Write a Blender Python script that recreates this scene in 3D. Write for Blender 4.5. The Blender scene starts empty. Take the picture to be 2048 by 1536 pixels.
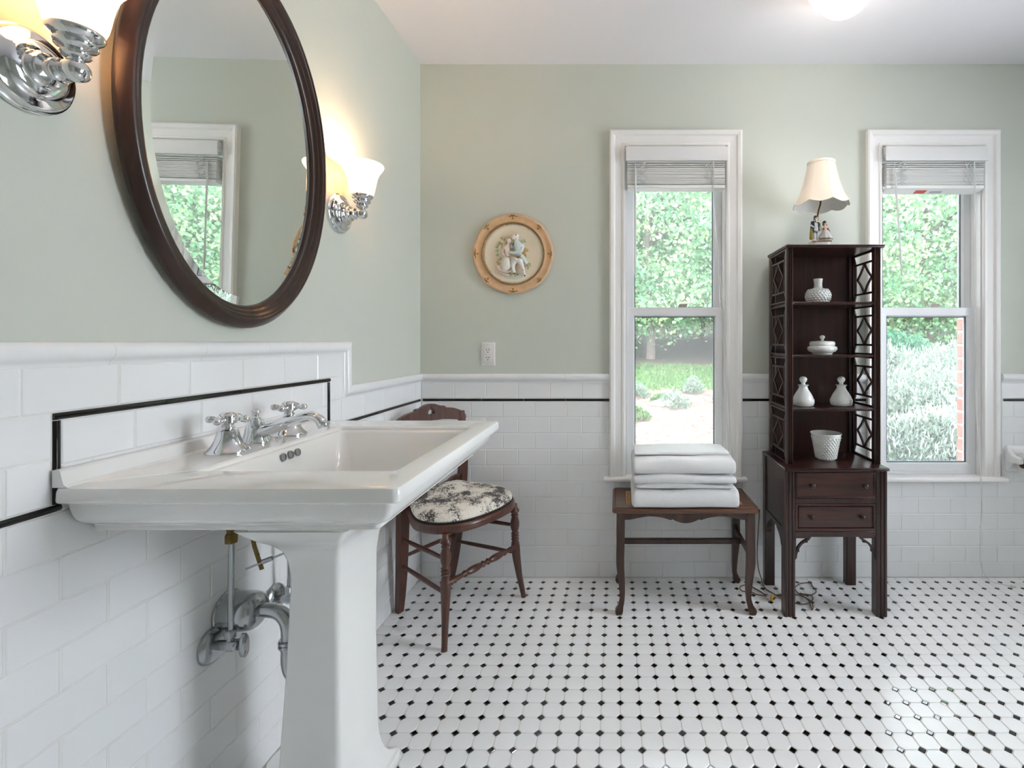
import bpy, bmesh, math, random
import numpy as np
from mathutils import Vector, Matrix, noise

sc = bpy.context.scene
COL = sc.collection
RND = random.Random(11)
PI = math.pi

# ------------------------------------------------------------------ camera
FPX, CXP, CYP, CAMH = 980.0, 1235.0, 683.0, 1.12
cam_d = bpy.data.cameras.new('camera')
cam = bpy.data.objects.new('camera', cam_d)
COL.objects.link(cam)
cam.location = (0, 0, CAMH)
cam.rotation_euler = (PI / 2, 0, 0)
cam_d.sensor_width = 36.0
cam_d.lens = FPX / 2048 * 36.0
cam_d.shift_x = -(CXP - 1024) / 2048
cam_d.shift_y = -(768 - CYP) / 2048
cam_d.clip_start = 0.02
sc.camera = cam

# ------------------------------------------------------------------ light
SKY_STRENGTH = 5.5
SUN_STRENGTH = 1.5
SIDE_W = 10.0
SCONCE_W, CEIL_W, DOWN_W = 1.4, 1.1, 6.5
MIR_TILT, MIR_YAW = .0135, .001
sc.view_settings.view_transform = 'Standard'
sc.view_settings.look = 'None'
sc.view_settings.gamma = 1.0
sc.view_settings.use_curve_mapping = False
sc.view_settings.exposure = 1.36

w = bpy.data.worlds.new('world')
sc.world = w
w.use_nodes = True
bg = w.node_tree.nodes['Background']
bg.inputs[0].default_value = (0.84, 0.915, 1.0, 1)
bg.inputs[1].default_value = SKY_STRENGTH

def add_light(name, typ, loc, rot, energy, color, **kw):
    d = bpy.data.lights.new(name, typ)
    d.energy = energy
    d.color = color
    for k, v in kw.items():
        setattr(d, k, v)
    o = bpy.data.objects.new(name, d)
    o.location = loc
    o.rotation_euler = rot
    COL.objects.link(o)
    return o

add_light('sun', 'SUN', (0, -6, 9), (math.radians(48), 0, math.radians(-22)), SUN_STRENGTH, (1, .96, .88), angle=math.radians(6))
# daylight through the window in the right-hand wall 
add_light('right_window_daylight', 'AREA', (2.86, 1.05, 1.38), (0, PI / 2, 0), SIDE_W, (.95, .97, 1.0), shape='RECTANGLE', size=1.5, size_y=1.15)


# ------------------------------------------------------------------ helpers
def lin(h):
    h = h.lstrip('#')
    c = [int(h[i:i + 2], 16) / 255 for i in (0, 2, 4)]
    return tuple((x / 12.92 if x <= .04045 else ((x + .055) / 1.055) ** 2.4) for x in c) + (1.0,)

def wloc(o):
    v = Vector((0, 0, 0))
    while o is not None:
        v += o.location
        o = o.parent
    return v

class MB:
    def __init__(s):
        s.v, s.f = [], []
    def add(s, vs, fs):
        n = len(s.v)
        s.v.extend([tuple(p) for p in vs])
        s.f.extend([tuple(i + n for i in f) for f in fs])
        return s
    def box(s, x0, x1, y0, y1, z0, z1):
        return s.add([(x0, y0, z0), (x1, y0, z0), (x1, y1, z0), (x0, y1, z0), (x0, y0, z1), (x1, y0, z1), (x1, y1, z1), (x0, y1, z1)],
                     [(0, 3, 2, 1), (4, 5, 6, 7), (0, 1, 5, 4), (1, 2, 6, 5), (2, 3, 7, 6), (3, 0, 4, 7)])
    def loft(s, rings, cap0=True, cap1=True, closed=True):
        n = len(rings[0])
        vs = [p for r in rings for p in r]
        fs = []
        for k in range(len(rings) - 1):
            for i in range(n if closed else n - 1):
                j = (i + 1) % n
                fs.append((k * n + i, k * n + j, (k + 1) * n + j, (k + 1) * n + i))
        if cap0: fs.append(tuple(range(n - 1, -1, -1)))
        if cap1: fs.append(tuple((len(rings) - 1) * n + i for i in range(n)))
        return s.add(vs, fs)
    def lathe(s, prof, o=(0, 0, 0), axis=(0, 0, 1), seg=24, cap0=True, cap1=True, wob=None):
        ax = Vector(axis).normalized()
        a = ax.orthogonal().normalized()
        if abs(ax.z) > .99: a = Vector((1, 0, 0))
        b = ax.cross(a)
        o = Vector(o)
        rings = []
        for r, h in prof:
            r = max(r, 1e-5)
            ring = []
            for i in range(seg):
                t = 2 * PI * i / seg
                rr, hh = (r, h) if wob is None else wob(r, h, t)
                ring.append(tuple(o + ax * hh + (a * math.cos(t) + b * math.sin(t)) * rr))
            rings.append(ring)
        return s.loft(rings, cap0, cap1)
    def tube(s, pts, rad, seg=8, caps=True, up=None, phase=0.0, sx=1.0, sy=1.0):
        P = [Vector(p) for p in pts]
        n = len(P)
        if not hasattr(rad, '__len__'): rad = [rad] * n
        T = []
        for i in range(n):
            d = P[min(i + 1, n - 1)] - P[max(i - 1, 0)]
            T.append(d.normalized() if d.length > 1e-9 else Vector((0, 0, 1)))
        N = Vector(up) if up is not None else T[0].orthogonal()
        rings = []
        for i in range(n):
            N = (N - T[i] * N.dot(T[i]))
            N = N.normalized() if N.length > 1e-6 else T[i].orthogonal().normalized()
            B = T[i].cross(N)
            ring = []
            for k in range(seg):
                t = 2 * PI * k / seg + phase
                ring.append(tuple(P[i] + (N * math.cos(t) * sx + B * math.sin(t) * sy) * rad[i]))
            rings.append(ring)
        return s.loft(rings, caps, caps)
    def bar(s, pts, hw, hd, up):
        # rectangular section: half width hw across, half depth hd along `up`
        P = [Vector(p) for p in pts]
        n = len(P)
        rings = []
        for i in range(n):
            d = (P[min(i + 1, n - 1)] - P[max(i - 1, 0)]).normalized()
            U = Vector(up)
            U = (U - d * U.dot(d)).normalized()
            B = d.cross(U)
            a = hw[i] if hasattr(hw, '__len__') else hw
            c = hd[i] if hasattr(hd, '__len__') else hd
            rings.append([tuple(P[i] + B * sx * a + U * sy * c) for sx, sy in ((-1, -1), (1, -1), (1, 1), (-1, 1))])
        return s.loft(rings)
    def prism(s, outline, fn, a, b):
        # outline: 2-D polygon, fn(u, v, d) -> point
        return s.loft([[fn(u, v, a) for u, v in outline], [fn(u, v, b) for u, v in outline]])
    def ball(s, c, r, seg=12, sc_=(1, 1, 1)):
        n = max(4, seg // 2)
        rings = []
        for k in range(n + 1):
            t = PI * k / n
            rings.append([(c[0] + max(r * math.sin(t), 1e-5) * math.cos(2 * PI * i / seg) * sc_[0],
                           c[1] + max(r * math.sin(t), 1e-5) * math.sin(2 * PI * i / seg) * sc_[1],
                           c[2] - r * math.cos(t) * sc_[2]) for i in range(seg)])
        return s.loft(rings)

def mesh_of(name, mb, off=(0, 0, 0), smooth=35, recalc=True):
    me = bpy.data.meshes.new(name)
    ox, oy, oz = off
    me.from_pydata([(x - ox, y - oy, z - oz) for x, y, z in mb.v], [], mb.f)
    if recalc:
        bm = bmesh.new()
        bm.from_mesh(me)
        bmesh.ops.recalc_face_normals(bm, faces=bm.faces)
        bm.to_mesh(me)
        bm.free()
    if smooth:
        me.polygons.foreach_set('use_smooth', [True] * len(me.polygons))
        if smooth < 180:
            me.set_sharp_from_angle(angle=math.radians(smooth))
    return me

def build(name, mb, m, parent=None, smooth=35, kind=None, bevel=0.0, local=False, base=None, seg=2, sub=0):
    off = (0, 0, 0)
    if base is not None: off = base
    elif parent is not None and not local: off = wloc(parent)
    me = mesh_of(name, mb, off, smooth)
    me.materials.append(m)
    o = bpy.data.objects.new(name, me)
    if parent is not None: o.parent = parent
    if base is not None: o.location = base
    COL.objects.link(o)
    if kind: o['kind'] = kind
    if bevel:
        b = o.modifiers.new('bevel', 'BEVEL')
        b.width = bevel
        b.segments = seg
        b.limit_method = 'ANGLE'
        b.angle_limit = math.radians(40)
        b.harden_normals = False
    if sub:
        q = o.modifiers.new('sub', 'SUBSURF')
        q.levels = q.render_levels = sub
    return o

def tag(o, label, cat, group=None):
    o['label'] = label
    o['category'] = cat
    if group: o['group'] = group
    return o

def thing(name, label, cat, loc=(0, 0, 0), rotz=0.0, group=None):
    o = bpy.data.objects.new(name, None)
    o.empty_display_size = .05
    o.location = loc
    o.rotation_euler = (0, 0, rotz)
    COL.objects.link(o)
    return tag(o, label, cat, group)

def setting(name, loc=(0, 0, 0)):
    o = bpy.data.objects.new(name, None)
    o.empty_display_size = .05
    o.location = loc
    o['kind'] = 'structure'
    COL.objects.link(o)
    return o

def rrect(x0, x1, y0, y1, z, r, n=5):
    pts = []
    for cx, cy, a0 in ((x1 - r, y1 - r, 0), (x0 + r, y1 - r, 90), (x0 + r, y0 + r, 180), (x1 - r, y0 + r, 270)):
        for k in range(n + 1):
            t = math.radians(a0 + 90 * k / n)
            pts.append((cx + r * math.cos(t), cy + r * math.sin(t), z))
    return pts

def smoothpath(pts, n=6):
    # Catmull-Rom through points of any dimension
    P = [tuple(p) for p in pts]
    out = []
    for i in range(len(P) - 1):
        p0, p1, p2, p3 = P[max(i - 1, 0)], P[i], P[i + 1], P[min(i + 2, len(P) - 1)]
        for k in range(n):
            t = k / n
            out.append(tuple(.5 * (2 * b + (c - a) * t + (2 * a - 5 * b + 4 * c - d) * t * t + (3 * b - a - 3 * c + d) * t ** 3)
                             for a, b, c, d in zip(p0, p1, p2, p3)))
    out.append(P[-1])
    return out

# ------------------------------------------------------------------ materials
def nodes_of(name):
    m = bpy.data.materials.new(name)
    m.use_nodes = True
    nt = m.node_tree
    return m, nt, nt.nodes['Principled BSDF']

def pmat(name, col, rough=.5, metal=0.0, spec=.5, vary=0.0, vscale=8.0, bump=0.0, bscale=60.0, coat=0.0, rvary=0.0, sheen=0.0, sss=0.0, trans=0.0):
    m, nt, p = nodes_of(name)
    c = lin(col) if isinstance(col, str) else col
    p.inputs['Base Color'].default_value = c
    p.inputs['Roughness'].default_value = rough
    p.inputs['Metallic'].default_value = metal
    p.inputs['Specular IOR Level'].default_value = spec
    p.inputs['Coat Weight'].default_value = coat
    p.inputs['Coat Roughness'].default_value = .08
    p.inputs['Sheen Weight'].default_value = sheen
    if sss:
        p.inputs['Subsurface Weight'].default_value = sss
        p.inputs['Subsurface Radius'].default_value = (.01, .01, .008)
        p.inputs['Subsurface Scale'].default_value = .5
    tc = nt.nodes.new('ShaderNodeTexCoord')
    if vary or rvary:
        n = nt.nodes.new('ShaderNodeTexNoise')
        n.inputs['Scale'].default_value = vscale
        n.inputs['Detail'].default_value = 4
        nt.links.new(tc.outputs['Object'], n.inputs['Vector'])
        if vary:
            r = nt.nodes.new('ShaderNodeValToRGB')
            r.color_ramp.elements[0].position = .3
            r.color_ramp.elements[1].position = .7
            r.color_ramp.elements[0].color = tuple(x * (1 - vary) for x in c[:3]) + (1,)
            r.color_ramp.elements[1].color = tuple(min(1, x * (1 + vary * .6)) for x in c[:3]) + (1,)
            nt.links.new(n.outputs['Fac'], r.inputs['Fac'])
            nt.links.new(r.outputs['Color'], p.inputs['Base Color'])
        if rvary:
            mr = nt.nodes.new('ShaderNodeMapRange')
            mr.inputs['To Min'].default_value = max(0, rough - rvary)
            mr.inputs['To Max'].default_value = rough + rvary
            nt.links.new(n.outputs['Fac'], mr.inputs['Value'])
            nt.links.new(mr.outputs['Result'], p.inputs['Roughness'])
    if bump:
        n2 = nt.nodes.new('ShaderNodeTexNoise')
        n2.inputs['Scale'].default_value = bscale
        n2.inputs['Detail'].default_value = 3
        nt.links.new(tc.outputs['Object'], n2.inputs['Vector'])
        b = nt.nodes.new('ShaderNodeBump')
        b.inputs['Strength'].default_value = bump
        b.inputs['Distance'].default_value = .004
        nt.links.new(n2.outputs['Fac'], b.inputs['Height'])
        nt.links.new(b.outputs['Normal'], p.inputs['Normal'])
    return m

def wood(name, dark, light, rough=.3, axis='z', scale=1.0, coat=.25):
    m, nt, p = nodes_of(name)
    tc = nt.nodes.new('ShaderNodeTexCoord')
    mp = nt.nodes.new('ShaderNodeMapping')
    s = {'x': (4, 60, 60), 'y': (60, 4, 60), 'z': (60, 60, 4)}[axis]
    mp.inputs['Scale'].default_value = tuple(v * scale for v in s)
    n = nt.nodes.new('ShaderNodeTexNoise')
    n.inputs['Scale'].default_value = 1.0
    n.inputs['Detail'].default_value = 6
    n.inputs['Distortion'].default_value = .6
    r = nt.nodes.new('ShaderNodeValToRGB')
    r.color_ramp.elements[0].position = .32
    r.color_ramp.elements[1].position = .72
    r.color_ramp.elements[0].color = lin(dark)
    r.color_ramp.elements[1].color = lin(light)
    b = nt.nodes.new('ShaderNodeBump')
    b.inputs['Strength'].default_value = .08
    b.inputs['Distance'].default_value = .001
    L = nt.links.new
    L(tc.outputs['Object'], mp.inputs['Vector'])
    L(mp.outputs['Vector'], n.inputs['Vector'])
    L(n.outputs['Fac'], r.inputs['Fac'])
    L(r.outputs['Color'], p.inputs['Base Color'])
    L(n.outputs['Fac'], b.inputs['Height'])
    L(b.outputs['Normal'], p.inputs['Normal'])
    p.inputs['Roughness'].default_value = rough
    p.inputs['Coat Weight'].default_value = coat
    p.inputs['Coat Roughness'].default_value = .12
    return m

def glassmat(name, tint=(1, 1, 1, 1), haze=.05):
    m = bpy.data.materials.new(name)
    m.use_nodes = True
    nt = m.node_tree
    nt.nodes.clear()
    out = nt.nodes.new('ShaderNodeOutputMaterial')
    t = nt.nodes.new('ShaderNodeBsdfTransparent')
    t.inputs[0].default_value = tint
    g = nt.nodes.new('ShaderNodeBsdfGlossy')
    g.inputs['Roughness'].default_value = .0
    f = nt.nodes.new('ShaderNodeFresnel')
    f.inputs['IOR'].default_value = 1.4
    mx = nt.nodes.new('ShaderNodeMixShader')
    nt.links.new(f.outputs[0], mx.inputs[0])
    nt.links.new(t.outputs[0], mx.inputs[1])
    nt.links.new(g.outputs[0], mx.inputs[2])
    if haze:
        tr = nt.nodes.new('ShaderNodeBsdfTranslucent')  # white translucent share puts the glare veil of the bright outdoors into the pane
        tr.inputs[0].default_value = (1, 1, 1, 1)
        m2 = nt.nodes.new('ShaderNodeMixShader')
        m2.inputs[0].default_value = haze
        nt.links.new(mx.outputs[0], m2.inputs[1])
        nt.links.new(tr.outputs[0], m2.inputs[2])
        mx = m2
    nt.links.new(mx.outputs[0], out.inputs[0])
    return m

def od(h, k=.74):
    c = lin(h)
    return (c[0] * k, c[1] * k, c[2] * k, 1.0)

def leafmat(name, cols, trans=.45):
    m = bpy.data.materials.new(name)
    m.use_nodes = True
    nt = m.node_tree
    nt.nodes.clear()
    L = nt.links.new
    out = nt.nodes.new('ShaderNodeOutputMaterial')
    ge = nt.nodes.new('ShaderNodeNewGeometry')
    r = nt.nodes.new('ShaderNodeValToRGB')
    el = r.color_ramp.elements
    while len(el) < len(cols): el.new(.5)
    for i, c in enumerate(cols):
        el[i].position = i / (len(cols) - 1)
        el[i].color = od(c)
    tc = nt.nodes.new('ShaderNodeTexCoord')
    nz = nt.nodes.new('ShaderNodeTexNoise')
    nz.inputs['Scale'].default_value = 1.6
    nz.inputs['Detail'].default_value = 3
    L(tc.outputs['Object'], nz.inputs['Vector'])
    st = nt.nodes.new('ShaderNodeMapRange')
    st.inputs['From Min'].default_value = .36
    st.inputs['From Max'].default_value = .64
    L(nz.outputs['Fac'], st.inputs['Value'])
    mf = nt.nodes.new('ShaderNodeMix')
    mf.inputs['Factor'].default_value = .62
    L(ge.outputs['Random Per Island'], mf.inputs['A'])
    L(st.outputs['Result'], mf.inputs['B'])
    L(mf.outputs['Result'], r.inputs['Fac'])
    d = nt.nodes.new('ShaderNodeBsdfDiffuse')
    t = nt.nodes.new('ShaderNodeBsdfTranslucent')
    L(r.outputs['Color'], d.inputs['Color'])
    L(r.outputs['Color'], t.inputs['Color'])
    mx = nt.nodes.new('ShaderNodeMixShader')
    mx.inputs[0].default_value = trans
    L(d.outputs[0], mx.inputs[1])
    L(t.outputs[0], mx.inputs[2])
    L(mx.outputs[0], out.inputs[0])
    return m

def emissive(name, col, strength, base='#ffffff', rough=.3, transl=0.4):
    m, nt, p = nodes_of(name)
    p.inputs['Base Color'].default_value = lin(base)
    p.inputs['Roughness'].default_value = rough
    p.inputs['Emission Color'].default_value = lin(col)
    p.inputs['Emission Strength'].default_value = strength
    if transl:
        t = nt.nodes.new('ShaderNodeBsdfTranslucent')
        t.inputs['Color'].default_value = lin(col)
        ad = nt.nodes.new('ShaderNodeMixShader')
        ad.inputs[0].default_value = transl
        out = nt.nodes['Material Output']
        nt.links.new(p.outputs[0], ad.inputs[1])
        nt.links.new(t.outputs[0], ad.inputs[2])
        nt.links.new(ad.outputs[0], out.inputs[0])
    return m

M = {}
M['paint'] = pmat('sage_paint', '#cfd3c9', .6, bump=.04, bscale=180, vary=.015, vscale=3)
M['ceiling'] = pmat('ceiling_white', '#e9e7eb', .8, bump=.03, bscale=160)
M['trim'] = pmat('trim_white', '#f4f2f0', .35, bump=.02, bscale=40)
M['vinyl'] = pmat('vinyl_white', '#f0f1f3', .3, vary=.01)
M['tile'] = pmat('glazed_white_tile', '#f1f2f3', .09, bump=.05, bscale=22, vary=.012, vscale=4)
M['grout'] = pmat('grout', '#e9e8e4', .85, bump=.1, bscale=300)
M['floortile'] = pmat('matte_white_octagon', '#fafafa', .27, spec=1.0, vary=.02, vscale=9, bump=.02, bscale=60)
M['dot'] = pmat('glossy_black_tile', '#0b0b0c', .06, spec=1.0, vary=.1)
M['pencil'] = pmat('black_pencil_glaze', '#0c0d0d', .1, vary=.1)
M['porc'] = pmat('porcelain', '#f3f3f1', .05, coat=.3, vary=.006, vscale=3)
M['chrome'] = pmat('chrome', '#dfe1e4', .06, metal=1, rvary=.02, vscale=20)
M['dullchrome'] = pmat('worn_chrome', '#b4b7ba', .2, metal=1, rvary=.08, vscale=30)
M['brass'] = pmat('aged_brass', '#7d6a3f', .35, metal=1, vary=.2, vscale=60)
M['darkbrass'] = pmat('dark_brass_stem', '#6b5a3a', .4, metal=1, vary=.2, vscale=40)
M['mirror'] = pmat('mirror_silver', '#e6ebe8', .0, metal=1)
M['hole'] = pmat('dark_hole', '#0a0a0a', .8)
M['holegrey'] = pmat('overflow_shadow', '#8f8f90', .5)
M['framewood'] = wood('mirror_frame_wood', '#241510', '#3d261d', .3, 'z', .4, coat=.2)
M['chairwood'] = wood('chair_walnut', '#42231a', '#5f3829', .35, 'z', 1.0)
M['benchwood'] = wood('bench_mahogany', '#291711', '#4a2c20', .33, 'z', 1.0)
M['benchtop'] = wood('bench_top_mahogany', '#40251a', '#7a4e33', .3, 'x', 1.0)
M['cabwood'] = wood('cabinet_mahogany', '#22100d', '#3d211b', .28, 'z', 1.0)
M['cabdrawer'] = wood('cabinet_drawer_mahogany', '#2b1612', '#4b2a22', .28, 'x', 1.0)
M['cane'] = pmat('cane', '#cda273', .6, vary=.25, vscale=90)
M['towel'] = pmat('white_terry', '#f6f6f7', .95, bump=.9, bscale=420, sheen=.3)
M['milk'] = pmat('milk_glass', '#f4f5f2', .18, coat=.2, vary=.01)
M['shadecloth'] = pmat('cream_lampshade', '#e0d3c3', .8, bump=.1, bscale=200, sss=.0)
M['shadelining'] = pmat('white_shade_lining', '#e8e6e0', .8, vary=.01)
M['shadeedge'] = pmat('shade_trim', '#efe2d2', .8, vary=.02)
M['cordbrown'] = pmat('brown_cord', '#6d5240', .5, vary=.15, vscale=30)
M['plugwhite'] = pmat('plug_white', '#e6e2da', .4, vary=.03)
M['plugyellow'] = pmat('plug_yellow', '#d3a325', .4, vary=.05)
M['outlet'] = pmat('outlet_plastic', '#ece9e6', .35, vary=.01)
M['blind'] = pmat('blind_white', '#f1f0ee', .45, vary=.015)
M['valance'] = pmat('valance_white', '#e8e7e7', .4, vary=.01)
M['wand'] = pmat('clear_wand', '#dfe2e0', .2, vary=.02)
M['redprint'] = pmat('red_print', '#d8665c', .6, vary=.1, vscale=80)
M['greyprint'] = pmat('grey_print', '#bdbdbd', .6, vary=.1, vscale=80)
M['latch'] = pmat('latch_metal', '#a5a398', .45, metal=.1, vary=.08)
M['spacer'] = pmat('pane_spacer', '#5d6b76', .5, vary=.1)
M['pane'] = glassmat('window_glass')
M['sconceglass'] = emissive('lit_sconce_glass', '#ffe9d2', .30, '#fff4e6', .25, .45)
M['ceilglass'] = emissive('lit_ceiling_glass', '#ffeedd', .5, '#fff6ea', .25, .4)
M['bulb'] = emissive('bulb_glow', '#ffd7a6', 6.0, transl=0)
M['brick'] = pmat('red_brick', '#8f5b4d', .85, vary=.25, vscale=30, bump=.3, bscale=90)
M['mortar'] = pmat('mortar', '#9a948c', .9, bump=.3, bscale=120)
M['roof'] = pmat('exterior_trim', '#e6e6e4', .6, vary=.03)
M['bark'] = pmat('bark', '#5a5048', .9, vary=.3, vscale=6, bump=.5, bscale=20)
M['rock'] = pmat('garden_rock', '#b3aca3', .9, vary=.2, vscale=9, bump=.4, bscale=20)
M['leaf_a'] = leafmat('maple_leaf', ['#659d78', '#7aad80', '#95bc8e', '#b2ca98', '#d0d9a2'])
M['leaf_b'] = leafmat('yellow_green_leaf', ['#6aac80', '#83ba86', '#99c693', '#b7d19b', '#d3dcaa'])
M['leaf_c'] = leafmat('blue_green_leaf', ['#629c7a', '#76ab84', '#8db990', '#a6c79c', '#c1d3a4'])
M['laven'] = leafmat('grey_green_leaf', ['#6c8673', '#839684', '#9aa498', '#76937c', '#62806b'])
M['spike'] = leafmat('pale_lilac_spike', ['#b9b5be', '#c0c0c3', '#b5beb8', '#aea6b8'])
M['darkleaf'] = leafmat('dark_shrub_leaf', ['#3d6f55', '#54876a', '#6d9d7c', '#48785c'], .3)
M['grass'] = leafmat('grass_blade', ['#4f7146', '#5e7f50', '#71895b', '#56764c'], .4)

def toile():
    m, nt, p = nodes_of('toile_fabric')
    L = nt.links.new
    tc = nt.nodes.new('ShaderNodeTexCoord')
    n1 = nt.nodes.new('ShaderNodeTexNoise'); n1.inputs['Scale'].default_value = 13; n1.inputs['Detail'].default_value = 2
    n2 = nt.nodes.new('ShaderNodeTexNoise'); n2.inputs['Scale'].default_value = 95; n2.inputs['Detail'].default_value = 8; n2.inputs['Distortion'].default_value = 3.0
    n3 = nt.nodes.new('ShaderNodeTexVoronoi'); n3.inputs['Scale'].default_value = 95
    L(tc.outputs['Object'], n1.inputs['Vector']); L(tc.outputs['Object'], n2.inputs['Vector']); L(tc.outputs['Object'], n3.inputs['Vector'])
    def math_(op, a, b, clamp=False):
        q = nt.nodes.new('ShaderNodeMath'); q.operation = op; q.use_clamp = clamp
        for i, x in enumerate((a, b)):
            if hasattr(x, 'links'): L(x, q.inputs[i])
            else: q.inputs[i].default_value = x
        return q.outputs[0]
    big = math_('MULTIPLY', math_('SUBTRACT', n1.outputs['Fac'], .50), 3.0)
    fine = math_('MULTIPLY', math_('SUBTRACT', n2.outputs['Fac'], .5), 2.4)
    vor = math_('MULTIPLY', math_('SUBTRACT', n3.outputs['Distance'], .45), -.35)
    s = math_('ADD', math_('ADD', big, fine), vor)
    r = nt.nodes.new('ShaderNodeValToRGB')
    r.color_ramp.elements[0].position = .0
    r.color_ramp.elements[0].color = lin('#ece6da')
    r.color_ramp.elements[1].position = .12
    r.color_ramp.elements[1].color = lin('#2c2628')
    e = r.color_ramp.elements.new(.3); e.color = lin('#554d4d')
    L(s, r.inputs['Fac'])
    L(r.outputs['Color'], p.inputs['Base Color'])
    p.inputs['Roughness'].default_value = .85
    return m
M['toile'] = toile()
M['piping'] = pmat('black_piping', '#151213', .7, vary=.05)

def groundmat():
    m, nt, p = nodes_of('garden_ground')
    L = nt.links.new
    tc = nt.nodes.new('ShaderNodeTexCoord')
    n = nt.nodes.new('ShaderNodeTexNoise'); n.inputs['Scale'].default_value = 14; n.inputs['Detail'].default_value = 8
    L(tc.outputs['Object'], n.inputs['Vector'])
    mu = nt.nodes.new('ShaderNodeValToRGB')
    mu.color_ramp.elements[0].position = .35; mu.color_ramp.elements[0].color = od('#5c5049')
    mu.color_ramp.elements[1].position = .65; mu.color_ramp.elements[1].color = od('#7c7067')
    L(n.outputs['Fac'], mu.inputs['Fac'])
    gr = nt.nodes.new('ShaderNodeValToRGB')
    gr.color_ramp.elements[0].color = od('#49643c'); gr.color_ramp.elements[1].color = od('#657f52')
    L(n.outputs['Fac'], gr.inputs['Fac'])
    sp = nt.nodes.new('ShaderNodeSeparateXYZ'); L(tc.outputs['Object'], sp.inputs[0])
    n2 = nt.nodes.new('ShaderNodeTexNoise'); n2.inputs['Scale'].default_value = 1.1
    L(tc.outputs['Object'], n2.inputs['Vector'])
    ma = nt.nodes.new('ShaderNodeMath'); ma.operation = 'ADD'
    L(sp.outputs['Y'], ma.inputs[0]); L(n2.outputs['Fac'], ma.inputs[1])
    rg = nt.nodes.new('ShaderNodeValToRGB')
    rg.color_ramp.interpolation = 'LINEAR'
    el = rg.color_ramp.elements
    el[0].position = .405; el[0].color = (0, 0, 0, 1)
    el[1].position = .42; el[1].color = (1, 1, 1, 1)
    e = el.new(.50); e.color = (1, 1, 1, 1)
    e = el.new(.53); e.color = (0, 0, 0, 1)
    dv = nt.nodes.new('ShaderNodeMath'); dv.operation = 'DIVIDE'; dv.inputs[1].default_value = 20
    L(ma.outputs[0], dv.inputs[0]); L(dv.outputs[0], rg.inputs['Fac'])
    mx = nt.nodes.new('ShaderNodeMix'); mx.data_type = 'RGBA'
    L(rg.outputs['Color'], mx.inputs['Factor']); L(mu.outputs['Color'], mx.inputs['A']); L(gr.outputs['Color'], mx.inputs['B'])
    dk = nt.nodes.new('ShaderNodeMapRange'); dk.inputs['From Min'].default_value = 10.2; dk.inputs['From Max'].default_value = 10.9  # darker ground from the trees back: their shade is put into the colour
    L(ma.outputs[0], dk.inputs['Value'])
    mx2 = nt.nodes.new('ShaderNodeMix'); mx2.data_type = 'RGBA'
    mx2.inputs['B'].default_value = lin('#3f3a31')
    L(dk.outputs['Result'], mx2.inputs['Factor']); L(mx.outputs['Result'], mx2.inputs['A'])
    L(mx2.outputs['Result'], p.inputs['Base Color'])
    b = nt.nodes.new('ShaderNodeBump'); b.inputs['Strength'].default_value = .8; b.inputs['Distance'].default_value = .03
    L(n.outputs['Fac'], b.inputs['Height']); L(b.outputs['Normal'], p.inputs['Normal'])
    p.inputs['Roughness'].default_value = 1.0
    p.inputs['Specular IOR Level'].default_value = .1
    return m
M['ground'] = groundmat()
# ================================================================== room shell
XL, YB, ZC = -.9326, 2.3256, 2.439          # tile face of left wall, tile face of back wall, ceiling
XP, YP = -.938, 2.331                        # painted surfaces
XR, YF = 2.72, -1.45                         # right wall, wall behind the camera
W1, W2 = (.0356, .5150), (1.2530, 1.7324)    # window openings in the back wall
WZ0, WZ1 = .463, 2.045
AX, AY = .0591, .0586                        # floor mosaic module

floor_o = build('floor', MB().box(XP - .1, XR + .1, YF - .1, YP + .1, -.08, -.0022), M['grout'], kind='structure', smooth=0)
wl = build('wall_left', MB().box(XP - .14, XP, YF - .14, YP + .22, -.08, ZC + .1), M['paint'], kind='structure', smooth=0)
mb = MB()
ys = (YP, YP + .105)
xs = [XP, W1[0], W1[1], W2[0], W2[1], XR + .12]
mb.box(xs[0], xs[5], *ys, -.08, WZ0)
mb.box(xs[0], xs[5], *ys, WZ1, ZC + .1)
for a, b in ((0, 1), (2, 3), (4, 5)):
    mb.box(xs[a], xs[b], *ys, WZ0, WZ1)
wb = build('wall_back', mb, M['paint'], kind='structure', smooth=0)
ceil_o = build('ceiling', MB().box(XP - .1, XR + .1, YF - .1, YP + .1, ZC, ZC + .12), M['ceiling'], kind='structure', smooth=0)
# right wall with a window opening, front wall with a doorway (outside the frame)
mb = MB()
RY0, RY1, RZ0, RZ1 = .70, 1.65, .62, 2.12
mb.box(XR, XR + .12, YF, YP, -.08, RZ0).box(XR, XR + .12, YF, YP, RZ1, ZC + .1)
mb.box(XR, XR + .12, YF, RY0, RZ0, RZ1).box(XR, XR + .12, RY1, YP, RZ0, RZ1)
wr = build('wall_right', mb, M['paint'], kind='structure', smooth=0)
mb = MB()
mb.box(XP, .4, YF - .12, YF, -.08, ZC + .1).box(1.4, XR + .12, YF - .12, YF, -.08, ZC + .1).box(.4, 1.4, YF - .12, YF, 2.1, ZC + .1)
wf = build('wall_front', mb, M['paint'], kind='structure', smooth=0)
d1 = setting('door_1', (.9, YF, 0))
mb = MB()
for x0, x1, z0, z1 in ((.32, .4, 0, 2.18), (1.4, 1.48, 0, 2.18), (.4, 1.4, 2.1, 2.18)):
    mb.box(x0, x1, YF - .005, YF + .02, z0, z1)
build('casing', mb, M['trim'], d1, bevel=.004)
dl = build('door_leaf', MB().box(.403, 1.397, YF - .06, YF - .02, .006, 2.097), M['trim'], d1, bevel=.003)
for xa in (.50, .95):
    for za, zb_ in ((.2, .85), (1.0, 1.95)):
        build('door_panel', MB().box(xa, xa + .35, YF - .022, YF - .014, za, zb_), M['trim'], dl, bevel=.006)
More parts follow.
